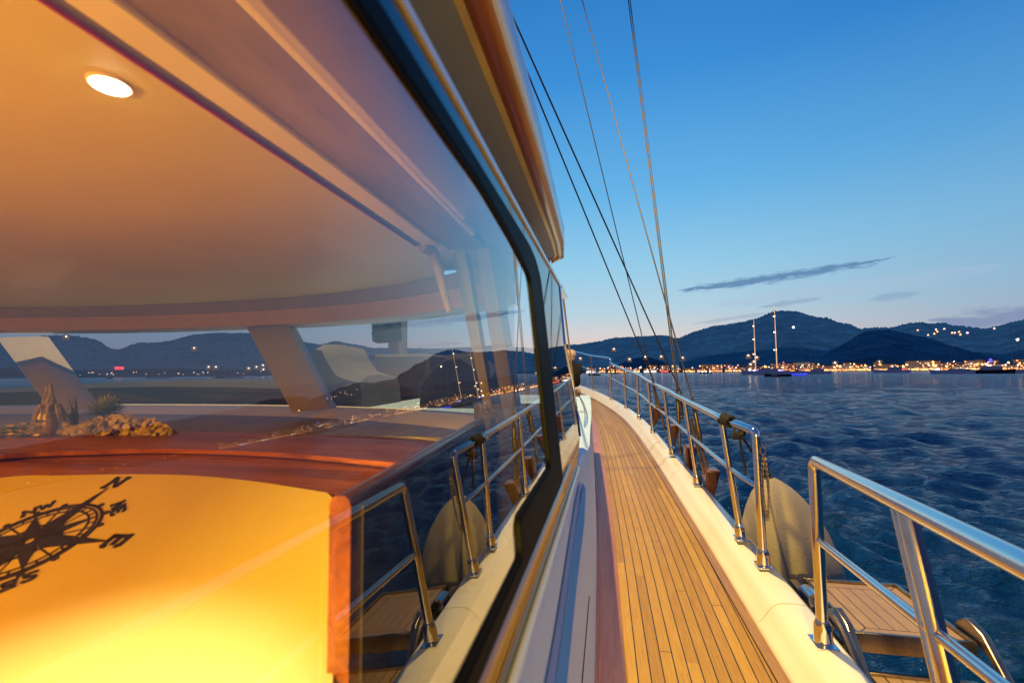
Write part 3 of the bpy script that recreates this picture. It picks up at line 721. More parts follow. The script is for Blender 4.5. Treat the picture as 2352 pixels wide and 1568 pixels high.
def seg(p, q, w_, h=.0012):
    d = np.array(q)-np.array(p); L_ = np.linalg.norm(d); d = d/L_; m_ = np.array([-d[1], d[0]])*w_; p = np.array(p); q = np.array(q)
    poly([tuple(p-m_), tuple(q-m_), tuple(q+m_), tuple(p+m_)], h)
ringp(.60, .017); ringp(.555, .011, .0011); ringp(.485, .011, .001); ringp(.27, .014, .0013)
for k in range(32):
    a = 2*PI*k/32; seg((.485*math.sin(a), .485*math.cos(a)), (.555*math.sin(a), .555*math.cos(a)), .009, .0009)
for k in range(16):
    a = 2*PI*k/16
    if k % 2: seg((.27*math.sin(a), .27*math.cos(a)), (.485*math.sin(a), .485*math.cos(a)), .009, .0008)
    if k % 4:
        c_ = (.638*math.sin(a), .638*math.cos(a)); poly([(c_[0]+.032*math.cos(t)*1.0, c_[1]+.032*math.sin(t)) for t in [2*PI*i/12 for i in range(12)]], .0014)
for k in range(8):
    a = 2*PI*k/8; L_ = .93 if k % 2 == 0 else .56; w_ = .19 if k % 2 == 0 else .15; h = .0016 if k % 2 == 0 else .0015
    for s_ in (-1, 1):
        b = a+s_*PI/8*1.0
        tip = (L_*math.sin(a), L_*math.cos(a)); sh = (w_*1.35*math.sin(b), w_*1.35*math.cos(b)); hub = (.05*math.sin(a), .05*math.cos(a))
        poly([hub, sh, tip] if s_ > 0 else [hub, tip, sh], h)
for i in range(16):
    a, b = 2*PI*i/16, 2*PI*(i+1)/16; poly([(r*math.sin(t), r*math.cos(t)) for r, t in ((.045, a), (.15, a), (.15, b), (.045, b))], .0017)
LET = {'N': [((-.4, -.5), (-.4, .5)), ((-.4, .5), (.4, -.5)), ((.4, -.5), (.4, .5)), ((-.58, .5), (-.3, .5)), ((-.58, -.5), (-.24, -.5)), ((.24, .5), (.58, .5))],
       'E': [((-.35, -.5), (-.35, .5)), ((-.5, .5), (.4, .5)), ((-.5, -.5), (.42, -.5)), ((-.35, 0), (.2, 0)), ((.4, .5), (.4, .28)), ((.42, -.5), (.42, -.25)), ((.2, .12), (.2, -.12))],
       'W': [((-.5, .5), (-.25, -.5)), ((-.25, -.5), (0, .35)), ((0, .35), (.25, -.5)), ((.25, -.5), (.5, .5)), ((-.65, .5), (-.36, .5)), ((.36, .5), (.65, .5))],
       'S': [((.38, .5), (.38, .3)), ((.38, .42), (.1, .52)), ((.1, .52), (-.25, .47)), ((-.25, .47), (-.36, .25)), ((-.36, .25), (-.2, .07)), ((-.2, .07), (.2, -.08)), ((.2, -.08), (.38, -.27)), ((.38, -.27), (.25, -.47)), ((.25, -.47), (-.1, -.53)), ((-.1, -.53), (-.38, -.42)), ((-.38, -.5), (-.38, -.28))]}
def word(txt, ang, rad, size):
    for i, ch in enumerate(txt):
        off = (i-(len(txt)-1)/2)*size*1.25
        for p, q in LET[ch]:
            P_ = []
            for (lx, ly) in (p, q):
                x = lx*size+off; y = ly*size+rad
                P_.append((x*math.cos(ang)+y*math.sin(ang), -x*math.sin(ang)+y*math.cos(ang)))
            seg(P_[0], P_[1], size*.12, .0018)
for k, txt in enumerate(('N', 'NE', 'E', 'SE', 'S', 'SW', 'W', 'NW')):
    word(txt, 2*PI*k/8, 1.03 if k % 2 == 0 else .745, .19 if k % 2 == 0 else .12)
mb.build('compass_rose', rose_m, cons, smooth=0)

# ------------------------------------------------------------------ ornaments on the dash
def on_dash(x, y): return onz(x, y, ZM)
# brass cup with driftwood
c_ = onz(108, 1001, ZM); s_ = c_[1]/F*1.0
def kpx(p): return float((M.T@np.array(p, float))[2])/F
cup = thing('ornament_vase', 'small brass cup holding a clump of twisted driftwood on the console', 'ornament', c_)
k_ = kpx(c_)
mb = MB(); R_ = 20*k_; H_ = 56*k_
mb.lathe([(R_*.55, 0), (R_*.8, H_*.15), (R_, H_*.45), (R_*.97, H_*.8), (R_*.8, H_), (R_*.7, H_*1.0), (R_*.6, H_*.9)], c_, 24); mb.build('cup', brass, cup)
mb = MB()
for i in range(34):
    a = rng.uniform(0, 2*PI); r0 = R_*rng.uniform(.1, 1.0); hh = H_*rng.uniform(1.2, 1.75)*(1.1-r0/R_*.35)
    pts = [c_+np.array([r0*.6*math.cos(a), r0*.6*math.sin(a), H_*.85])]
    for q in range(1, 7):
        t = q/6; pts.append(c_+np.array([(r0*(1-.55*t)+R_*.25*math.sin(5*t+a))*math.cos(a+t*1.4), (r0*(1-.55*t))*math.sin(a+t*1.4), H_*.85+hh*t*.75]))
    mb.tube(smooth_path(pts, 2), [R_*.17*(1-.45*j/12) for j in range(13)], 6)
for i in range(10):
    a = rng.uniform(0, 2*PI); pts = [c_+np.array([R_*1.0*math.cos(a), R_*1.0*math.sin(a), H_*(1.3-.25*q)])+np.array([.25*R_*q*math.cos(a), .25*R_*q*math.sin(a), 0]) for q in range(4)]; mb.tube(pts, [R_*.15, R_*.16, R_*.13, R_*.05], 6)
mb.build('driftwood', root_m, cup)
def succ(px, rpx, label, n_=240):
    c_ = onz(px[0], px[1], ZM)*.97; k_ = kpx(c_); r = rpx*k_
    cc = c_+np.array([0, 0, (1005-px[1])*0])
    t_ = thing('succulent_plant', label, 'plant', c_+np.array([0, 0, 0])); m2 = MB()
    for i in range(n_):
        d = rng.normal(size=3); d[2] = abs(d[2])*.9-.15; d /= np.linalg.norm(d); s1 = np.cross(d, [0, 0, 1.]); s1 /= np.linalg.norm(s1)+1e-6
        L_ = r*rng.uniform(.75, 1.05); w_ = r*.07; b_ = c_+np.array([0, 0, r*.75])
        m2.add([b_+d*L_*.2-s1*w_, b_+d*L_*.2+s1*w_, b_+d*L_*.7+s1*w_*.8, b_+d*L_+np.array([0, 0, r*.05]), b_+d*L_*.7-s1*w_*.8], [(0, 1, 2, 3, 4)])
    m2.build('leaf_rosette', succ_m, t_, smooth=0)
    m3 = MB(); m3.lathe([(r*.35, 0), (r*.5, r*.3), (r*.42, r*.6)], c_, 14); m3.build('pot', shell_m, t_)
succ((240, 985), 46, 'spiky pale green succulent ball behind the shell mound')
succ((160, 985), 27, 'small green succulent tucked behind the brass cup', 120)
mound = thing('shell_garland', 'mound of pale shells and dried petals on the mahogany console', 'garland', onz(265, 998, ZM))
mb = MB()
for i in range(420):
    t = rng.uniform(-1, 1); x = 270+t*118; hmx = (1-t*t)**.7*42; hp_ = rng.uniform(0, 1)*hmx
    base = onz(x, 1000-4*rng.uniform(0, 1), ZM); k_ = kpx(base)
    p = base+np.array([0, rng.uniform(-.01, .02), hp_*k_]); r = rng.uniform(5, 11)*k_; nn = rng.normal(size=3)+np.array([.3, -1.0, .8]); nn /= np.linalg.norm(nn); u_ = np.cross(nn, [0, 0, 1.]); u_ /= np.linalg.norm(u_); w_ = np.cross(nn, u_)
    pts = [p+(u_*math.cos(a)*r*(1+.2*math.sin(3*a))+w_*math.sin(a)*r*.8) for a in [2*PI*j/8 for j in range(8)]]
    mb.add([p+nn*r*.35]+pts, [(0, 1+j, 1+(j+1) % 8) for j in range(8)])
mb.build('shells', shell_m, mound, smooth=60)
gar2 = thing('leaf_garland', 'dark leaves and pale petals spread left of the brass cup', 'garland', onz(45, 1003, ZM)); mb = MB(); mc = MB()
for i in range(150):
    x = 45+rng.uniform(-1, 1)*50; base = onz(x, 1004, ZM); k_ = kpx(base); p = base+np.array([0, rng.uniform(-.01, .03), rng.uniform(0, 1)**1.3*(24+14*(x-0)/90)*k_]); r = rng.uniform(5, 10)*k_
    nn = rng.normal(size=3)+np.array([.3, -.8, .8]); nn /= np.linalg.norm(nn); u_ = np.cross(nn, [0, 0, 1.]); u_ /= np.linalg.norm(u_); w_ = np.cross(nn, u_)
    (mb if i % 2 else mc).add([p-u_*r*1.3, p+w_*r*.4, p+u_*r*1.3, p-w_*r*.4], [(0, 1, 2, 3)])
mb.build('leaves', leaf_m, gar2, smooth=0); mc.build('petals', shell_m, gar2, smooth=0)
gr = thing('grass_sprig', 'thin dark grass sprig rising beside the driftwood cup', 'plant', onz(165, 995, ZM)); mb = MB()
for i in range(16):
    b_ = onz(178+rng.uniform(-12, 6), 990, ZM)*.98; k_ = kpx(b_); a = rng.uniform(-40, 5); h_ = rng.uniform(40, 100)
    mb.tube([b_, b_+np.array([a*.3*k_, 0, h_*.6*k_]), b_+np.array([a*k_, 0, h_*k_])], [.0012, .001, .0004], 4)
mb.build('blades', leaf_m, gr)

# ------------------------------------------------------------------ foredeck things seen through the windscreen
mb = MB()      # padded sunbed under its cover
def cover(name, label, cat, pts_top, depth, zb, m__):
    o_ = thing(name, label, cat, (float(np.mean([p[0] for p in pts_top])), float(pts_top[0][1]), zb)); m2 = MB(); st = []
    for (x, y, z) in pts_top:
        st.append([(x, y-.25, zb), (x, y-.18, z-.06), (x, y-.05, z-.008), (x, y+depth*.3, z), (x, y+depth, z-.02), (x, y+depth+.1, zb)])
    m2.sweep(None, st); m2.build('cover', m__, o_, smooth=60); return o_
tops = [ony(*p, 4.0) for p in [(-500, 905), (-100, 893), (150, 883), (260, 876), (420, 872), (560, 873), (640, 875), (760, 877)]]
cover('sunbed', 'grey covered sunbed mattress on the foredeck beyond the windscreen', 'sunbed', tops, 1.6, -.75, grey_cover)
tops = [ony(*p, 3.6) for p in [(738, 876), (742, 800), (752, 789), (768, 790), (780, 815), (800, 845), (825, 855), (852, 860), (858, 885)]]
cover('winch_cover', 'pale canvas cover peaked over a winch on the foredeck', 'cover', tops, .5, -.75, pale_cover)
tops = [ony(*p, 3.7) for p in [(985, 886), (990, 862), (1010, 838), (1040, 812), (1075, 808), (1110, 835), (1140, 850)]]
cover('boom_cover', 'dark canvas bundle on the foredeck right of the mast', 'cover', tops, .5, -.75, grey_cover)
mst = MB(); mp = ony(913, 880, 5.0); rad = 23/F*5.0; mst.lathe([(rad, -.6), (rad, 1), (rad*.95, 8)], (mp[0], mp[1], -.2), 24); mast_o = mst.build('foremast', mat('mast_paint', (.34, .34, .37), .4, var=.08), yacht)
mb = MB()
for i in range(14):
    pth = []
    for k in range(13):
        a = 2*PI*k/12; q_ = ony(888, 738+i*3.3, 4.75); pth.append(q_+np.array([.155*math.cos(a)*rng.uniform(.9, 1.08), .13*math.sin(a), .02*math.sin(2*a)+rng.uniform(-.004, .004)]))
    mb.tube(pth, .0095, 5)
tag(mb.build('rope_coil', rope_m, None, loc=tuple(ony(880, 760, 4.75))), 'dark coil of rope hung on the grey mast', 'rope')
mb = MB(); a_ = ony(857, 814, 4.6); b_ = ony(984, 879, 4.6); mb.box((a_[0], 4.6, b_[2]-.3), (b_[0], 5.3, a_[2])); tag(mb.build('deck_locker', pale_cover, None, loc=((a_[0]+b_[0])/2, 4.9, b_[2]-.3), bevel=.03), 'pale square deck locker at the foot of the mast', 'locker')
mb = MB(); p = onz(1331, 940, -.27); 
vent = thing('deck_vent', 'small cream vent box beside the coachroof handrail', 'vent', p); mb.hexa([p+np.array([a, b, -.05]) for a, b in ((-.05, -.1), (-.005, -.1), (-.015, .15), (-.06, .15))], [p+np.array([a, b, .02]) for a, b in ((-.045, -.08), (-.01, -.08), (-.018, .12), (-.055, .12))]); mb.build('box', cream, vent, bevel=.01)
# tan line from the roof to the coachroof cleat
la, lb = ony(1302, 752, 2.2), ony(1321, 905, 3.3)
mb = MB(); mb.tube([tuple(la+(la-lb)*.35), tuple(la), tuple(lb)], .004, 8); ln = tag(mb.build('mooring_line', tan_rope, None, loc=tuple(lb)), 'thin tan line running down past the deckhouse corner to a coachroof cleat', 'rope')
mb = MB(); q = lb
for k in range(3): mb.tube([tuple(q+np.array([.03*math.cos(a), .045*math.sin(a), .01*k+.01*math.sin(2*a)])) for a in [2*PI*j/12 for j in range(12)]], .008, 6, closed=True)
mb.build('knot', tan_rope, ln)

# ------------------------------------------------------------------ fender, chain, lashings
ft = ony(1764, 1098, 3.0)
fc = thing('fender', 'large grey cloth covered fender hanging outside the hull by the gate', 'fender', ft)
axis = np.array([.20, -.05, -1.]); axis /= np.linalg.norm(axis)
prof = [(.012, -.01), (.03, .0), (.055, .02), (.095, .06), (.135, .12), (.17, .19), (.20, .29), (.218, .42), (.222, .50), (.205, .60), (.16, .68), (.09, .73), (.02, .75)]
cen = ft.copy()
prof = [(a*1.1, b*1.1) for a, b in prof]
mb = MB(); mb.lathe(prof, cen+np.array([.0, 0, 0]), 36, axis); mb.build('body', fender_m, fc, smooth=60)
mb = MB(); mb.lathe([(.034, .012), (.03, -.004), (.018, -.012), (.014, -.045), (.02, -.055), (.01, -.065)], cen, 18, axis); mb.build('neck', mat('fender_neck', (.015, .015, .016), .5), fc)
# lashing on the top rail
rA = onpost(2, 1.0); rB = T1; dr = (rB-rA); 
kn = rA+dr*.12
lash = thing('rope_lashing', 'black rope lashed round the top rail, holding the fender', 'rope', kn)
mb = MB(); dn = dr/np.linalg.norm(dr); u_ = np.cross(dn, [0, 0, 1.]); u_ /= np.linalg.norm(u_); w_ = np.cross(dn, u_)
pth = [tuple(kn+dn*(.0016*i-.02)*1.15+(u_*math.cos(i*.55)+w_*math.sin(i*.55))*(.0255+.002*math.sin(i*.9))) for i in range(46)]
mb.tube(pth, .0068, 8); mb.tube([tuple(np.array(p)+dn*.01) for p in pth[::-1]], .006, 8); mb.build('turns', rope_m, lash)
mb = MB(); dpt = [tuple(kn+np.array([.01, -.0, -.025])), tuple(ony(1701, 1010, 2.75)), tuple(ony(1709, 1040, 2.74)), tuple(ony(1712, 1070, 2.74)), tuple(ony(1713, 1092, 2.74))]
dpt = [tuple(ony(1702, 975, 2.76)), tuple(ony(1699, 1000, 2.75)), tuple(ony(1704, 1040, 2.75)), tuple(ony(1711, 1070, 2.75)), tuple(ony(1710, 1098, 2.75))]
mb.tube(smooth_path(dpt, 5), .0062, 8); mb.build('loose_tail', rope_m, lash)
mb = MB()
kc = ony(1696, 990, 2.7)
for j in range(3):
    mb.tube([tuple(kc+np.array([.022*math.cos(a)*(1+.3*j), .014*math.sin(a+j), .018*math.sin(a+j*1.3)-.01*j])) for a in [2*PI*i/12 for i in range(12)]], .0058, 7, closed=True)
mb.build('knot', rope_m, lash)
mb = MB(); mb.tube([tuple(kc), tuple(ony(1759, 1084, 3.0))], .006, 8); mb.build('hanging_line', rope_m, lash)
# gate chain on the end stanchion
ca = B1+(T1-B1)*.84+np.array([.014, -.022, 0]); cb_ = B1+(T1-B1)*.37+np.array([.014, -.022, 0])
ch = thing('gate_chain', 'short steel gate chain hooked down the end stanchion', 'chain', ca)
mb = MB(); L_ = np.linalg.norm(cb_-ca); nl = 26
for strand in range(2):
    for i in range(nl):
        t = (i+.5)/nl; c_ = ca+(cb_-ca)*t+np.array([.010*math.sin(t*PI)*(1 if strand else -1)+.004*strand, -.02, 0])
        a = (i % 2)*PI/2+.5; e1 = np.array([math.cos(a), math.sin(a), 0]); dz = np.array([0, 0, 1.]); hl = L_/nl*.78
        mb.tube([tuple(c_+e1*.0058*math.cos(q)+dz*hl*math.sin(q)) for q in [2*PI*j/10 for j in range(10)]], .0019, 5, closed=True)
mb.build('links', steel_dull, ch)
mb = MB(); mb.tube([tuple(ca+np.array([.012*math.cos(q), -.02, .02+.018*math.sin(q)])) for q in [2*PI*j/12 for j in range(12)]], .003, 6, closed=True); mb.build('hook', steel_dull, ch)

# ------------------------------------------------------------------ boarding ladder outside the hull
ZP = -1.0
p_fl = onz(1841, 1331, ZP); p_fr = onz(2081, 1345, ZP); p_nl = onz(1970, 1462, ZP); p_nr = onz(2215, 1478, ZP)
print('LADDER', p_fl, p_fr, p_nl, p_nr)
lad = thing('boarding_ladder', 'folding boarding ladder with teak treads in steel frames, outside the gate', 'ladder', (p_fl+p_nr)/2)
xi = (p_fl[0]+p_nl[0])/2; xo = (p_fr[0]+p_nr[0])/2
xi = max(xi, capx(1.8)+.10)
yf = (p_fl[1]+p_fr[1])/2; yn = (p_nl[1]+p_nr[1])/2
print('xi xo yf yn', xi, xo, yf, yn)
def tread_mat():
    m = bpy.data.materials.new('teak_tread'); m.use_nodes = True; t = NT(m.node_tree); b = t.n['Principled BSDF']
    uv = t.new('ShaderNodeUVMap').outputs[0]; sp = t.new('ShaderNodeSeparateXYZ'); t.l.new(uv, sp.inputs[0]); u, v = sp.outputs[0], sp.outputs[1]
    # u across (0..W), v along (0..L) stored in metres, second channel pair via object coords is not needed
    bw = .052
    W_, L_2 = (xo-xi-.03), (yf-yn-.03)
    du = t.math('MINIMUM', u, t.math('SUBTRACT', W_, u)); dv = t.math('MINIMUM', v, t.math('SUBTRACT', L_2, v)); dm = t.math('MINIMUM', du, dv)
    border = t.math('LESS_THAN', dm, bw)
    l1 = t.math('LESS_THAN', t.math('ABSOLUTE', t.math('SUBTRACT', dm, bw)), .0022)
    diag = t.math('MULTIPLY', border, t.math('LESS_THAN', t.math('ABSOLUTE', t.math('SUBTRACT', du, dv)), .003))
    fr = t.math('FRACT', t.math('DIVIDE', t.math('SUBTRACT', u, bw), .05)); l2 = t.math('MULTIPLY', t.math('SUBTRACT', 1, border), t.math('LESS_THAN', fr, .07))
    l0 = t.math('LESS_THAN', dm, .004)
    ln = t.math('MAXIMUM', t.math('MAXIMUM', l1, diag), t.math('MAXIMUM', l2, l0))
    g = t.noise(t.mapping(uv, (40, 3, 1)), 4, 5, .6)
    c = t.ramp(g, [(.3, (.27, .17, .11)), (.7, (.40, .27, .18))]); t.l.new(t.mix(ln, c, (.02, .014, .01, 1)), b.inputs['Base Color']); b.inputs['Roughness'].default_value = .55
    return m
tm = tread_mat()
def tread(x0, x1, y0, y1, z, name):
    m2 = MB(); m2.uv = [(0, 0), (x1-x0, 0), (x1-x0, y1-y0), (0, y1-y0)]
    m2.v = [(x0, y0, z), (x1, y0, z), (x1, y1, z), (x0, y1, z)]; m2.f = [(0, 1, 2, 3)]; m2.m = [0]; t_ = m2.build(name, tm, lad, smooth=0)
    m3 = MB(); f_ = .013
    for a, b in (((x0-f_, y0-f_), (x1+f_, y0)), ((x0-f_, y1), (x1+f_, y1+f_)), ((x0-f_, y0+.0002), (x0, y1-.0002)), ((x1, y0+.0002), (x1+f_, y1-.0002))):
        m3.box((a[0], a[1], z-.06), (b[0], b[1], z+.012))
    m3.box((x0, y0, z-.05), (x1, y1, z-.02)); m3.build('steel_frame', steel_dull, t_, bevel=.002)
tread(xi+.015, xo-.015, yn+.015, yf-.015, ZP, 'platform')
for k in range(1, 4):
    y1 = yn-.02-.19*(k-1); tread(xi+.03, xo-.03, y1-.18, y1, ZP-.13*k, 'tread')
# side arms from the platform down past the treads
for x_ in (xi-.02, xo+.02):
    mb = MB(); a = Vector((x_, yn+.12, ZP+.02)); pts = [(x_, yn+.13, ZP+.005), (x_, yn+.06, ZP+.035), (x_, yn-.02, ZP+.01), (x_, yn-.75, ZP-.72)]
    st = []
    for i, p in enumerate(pts):
        h_ = (.02, .032, .034, .03)[i]
        st.append([(x_-.014, p[1]-h_*.5, p[2]-h_), (x_+.014, p[1]-h_*.5, p[2]-h_), (x_+.014, p[1]+h_*.5, p[2]+h_), (x_-.014, p[1]+h_*.5, p[2]+h_)])
    mb.sweep(None, st); mb.build('side_arm', steel_dull, lad, bevel=.006)
mb = MB(); mb.tube(smooth_path([(xi-.05, yn+.16, ZP-.02), (xi-.055, yn+.06, ZP+.05), (xi-.05, yn-.04, ZP+.02), (xi-.045, yn-.16, ZP-.10), (xi-.045, yn-.4, ZP-.4)], 5), .018, 10); mb.build('lifting_strut', steel_dull, lad)
mb = MB(); mb.box((xi-.075, yn-.05, ZP-.22), (xi-.045, yn+.22, ZP-.02)); mb.box((xi-.075, yn+.30, ZP-.12), (xi-.04, yf-.05, ZP+.02)); mb.build('hinge_bracket', steel_dull, lad, bevel=.008)
mb = MB(); mb.tube([(xi-.055, yn+.2+.1*i, ZP+.03) for i in range(2)], .03, 12); mb.build('hinge_barrel', steel, lad)
mb = MB(); mb.tube(smooth_path([(capx(2.2)+.075, 2.42, -1.0), (capx(2.2)+.10, 2.25, -1.05), (capx(2.0)+.10, 2.0, -1.08), (capx(1.8)+.095, 1.8, -1.07)], 4), .022, 10); tag(mb.build('folded_rope_fender', pale_cover, None, loc=(.85, 2.1, -1.08)), 'slim pale roll of canvas along the hull below the gate', 'cover')

# ------------------------------------------------------------------ person at the bow
pc = ony(1316, 893, 9.7)
person = thing('person', 'person in black with a pale cap sitting at the bow beside the rail', 'person', pc)
def skin_body():
    me = bpy.data.meshes.new('body')
    J = {}; V_ = []; E_ = []; R_ = []
    def v(x, y, z, r): V_.append((x, y, z)); R_.append(r); return len(V_)-1
    def e(a, b): E_.append((a, b))
    pel = v(0, 0, .14, .15); sp1 = v(0, .01, .28, .135); ch_ = v(0, .04, .44, .15); nk = v(0, .06, .56, .065); hd0 = v(0, .075, .63, .07); hd = v(0, .085, .70, .098); ht = v(0, .085, .77, .07)
    for a, b in ((pel, sp1), (sp1, ch_), (ch_, nk), (nk, hd0), (hd0, hd), (hd, ht)): e(a, b)
    for s_ in (-1, 1):
        hip = v(.10*s_, .05, .12, .10); kne = v(.14*s_, .42, .40, .07); ank = v(.13*s_, .62, .06, .045); toe = v(.13*s_, .78, .035, .035)
        e(pel, hip); e(hip, kne); e(kne, ank); e(ank, toe)
        sh = v(.19*s_, .05, .49, .07); el = v(.25*s_, .19, .30, .045); wr = v(.16*s_, .40, .42, .03); pm = v(.14*s_, .47, .44, .032)
        e(ch_, sh); e(sh, el); e(el, wr); e(wr, pm)
    me.from_pydata(V_, E_, []); o_ = bpy.data.objects.new('body', me); C.objects.link(o_); o_.parent = person
    sk = o_.modifiers.new('skin', 'SKIN'); o_.modifiers.new('sub', 'SUBSURF').levels = 2; o_.modifiers['sub'].render_levels = 2
    for i, r in enumerate(R_): me.skin_vertices[0].data[i].radius = (r, r)
    me.skin_vertices[0].data[0].use_root = True; me.materials.append(cloth_black); return o_
person.rotation_euler = (0, 0, .5); person.scale = (.95, .95, .95)
body = skin_body()
mb = MB(); mb.lathe([(.098, .655), (.118, .69), (.122, .74), (.108, .79), (.07, .828), (.01, .842)], (0, .085, 0), 20); mb.ball((0, .085, .665), .100, 14, (1, 1.08, 1.15)); cap_o = mb.build('head_cap', hair_m, None); cap_o.parent = person
mb = MB(); mb.lathe([(.01, .0), (.02, .004), (.012, .02)], (0, .19, .67), 8, (0, 1, 0)); fo = mb.build('nose', skin_m, None); fo.parent = person
for s_ in (-1, 1):
    mb = MB(); mb.ball((.105*s_, .08, .66), .022, 8, (.5, 1, 1.3)); er = mb.build('ear', skin_m, None); er.parent = person
    mb = MB()
    mb.ball((.14*s_, .49, .44), .036, 10, (.9, 1.2, .5))
    for k in range(4):
        x = .14*s_+(k-1.5)*.018; L_ = (.06, .072, .068, .052)[k]; mb.tube([(x, .51, .445), (x, .51+L_*.6, .44), (x, .51+L_, .42)], [.0095, .009, .007], 7)
    mb.tube([(.14*s_-.03*s_, .48, .44), (.14*s_-.055*s_, .50, .435), (.14*s_-.06*s_, .525, .425)], [.011, .010, .008], 7)
    h_ = mb.build('hand', skin_m, None); h_.parent = person

# ------------------------------------------------------------------ sea
def sea_mesh():
    nr, na = 860, 1150
    r = np.concatenate([np.geomspace(1.2, 14000, nr)])
    az = np.concatenate([np.linspace(math.radians(-75), math.radians(-20), 160)[:-1], np.linspace(math.radians(-20), math.radians(68), 761), np.linspace(math.radians(68), math.radians(150), 231)[1:]]); na = len(az)
    RR, AA = np.meshgrid(r, az, indexing='ij'); X = RR*np.sin(AA); Y = RR*np.cos(AA); Z = np.zeros_like(X); DX = np.zeros_like(X); DY = np.zeros_like(X)
    cell = np.maximum(np.gradient(r)[:, None], RR*np.gradient(az)[None, :])
    wd = math.radians(205)
    for i in range(150):
        lam = 10**rng.uniform(math.log10(.17), math.log10(3.6)); k = 2*PI/lam; th = wd+rng.normal(0, .75); kx, ky = k*math.sin(th), k*math.cos(th)
        a = .0060*lam**.72*rng.uniform(.5, 1.3); ph = rng.uniform(0, 2*PI); keep = np.clip((lam/(cell*2.2)-1), 0, 1)
        p_ = kx*X+ky*Y+ph; s_ = np.sin(p_); Z += a*keep*s_; c_ = np.cos(p_)*a*keep*.8; DX += c_*math.sin(th); DY += c_*math.cos(th)
    V_ = np.stack([X+DX, Y+DY, WATER+Z*1.35], -1).reshape(-1, 3)
    i = np.arange(nr-1)[:, None]*na+np.arange(na-1)[None, :]; Q = np.stack([i, i+1, i+na+1, i+na], -1).reshape(-1, 4)
    me = bpy.data.meshes.new('sea'); me.vertices.add(len(V_)); me.vertices.foreach_set('co', V_.ravel().astype(np.float32))
    me.loops.add(Q.size); me.loops.foreach_set('vertex_index', Q.ravel().astype(np.int32)); me.polygons.add(len(Q)); me.polygons.foreach_set('loop_start', (np.arange(len(Q))*4).astype(np.int32)); me.polygons.foreach_set('loop_total', np.full(len(Q), 4, np.int32))
    me.update(); me.shade_smooth(); me.flip_normals()
    return me
wm = bpy.data.materials.new('sea_water'); wm.use_nodes = True; t = NT(wm.node_tree); b = t.n['Principled BSDF']
co = t.new('ShaderNodeTexCoord').outputs['Object']
b.inputs['Base Color'].default_value = (.002, .040, .155, 1); b.inputs['Specular Tint'].default_value = (.62, .90, 1., 1)
ln_ = t.new('ShaderNodeVectorMath', operation='LENGTH'); t.l.new(co, ln_.inputs[0]); mr_ = t.new('ShaderNodeMapRange'); t.l.new(ln_.outputs['Value'], mr_.inputs[0]); mr_.inputs[1].default_value = 5; mr_.inputs[2].default_value = 260; mr_.inputs[3].default_value = .10; mr_.inputs[4].default_value = .13; t.l.new(mr_.outputs[0], b.inputs['Roughness']); b.inputs['IOR'].default_value = 1.34
geo = t.new('ShaderNodeCameraData')
n1 = t.noise(t.mapping(co, (1, 1.5, 1), rot=(0, 0, .4)), 7.0, 4, .62, .3); n2 = t.noise(t.mapping(co, (.75, 1.1, 1), rot=(0, 0, .4)), 2.0, 5, .62, .5); n3 = t.noise(t.mapping(co, (.5, 1.0, 1), rot=(0, 0, .3)), .35, 5, .65)
hgt = t.math('ADD', t.math('MULTIPLY', n1, .12), t.math('ADD', t.math('MULTIPLY', n2, .66), t.math('MULTIPLY', n3, .9)))
bp = t.new('ShaderNodeBump'); bp.inputs['Strength'].default_value = 1.0; bp.inputs['Distance'].default_value = .55; t.l.new(hgt, bp.inputs['Height']); t.l.new(bp.outputs[0], b.inputs['Normal'])
sea = sea_mesh(); sea.materials.append(wm); so = bpy.data.objects.new('sea', sea); C.objects.link(so); tag(so, kind='structure')
mb = MB(); mb.add([(-16000, -16000, WATER-1.2), (16000, -16000, WATER-1.2), (16000, 16000, WATER-1.2), (-16000, 16000, WATER-1.2)], [(0, 1, 2, 3)]); tag(mb.build('deep_water', wm, None, smooth=0), kind='structure')

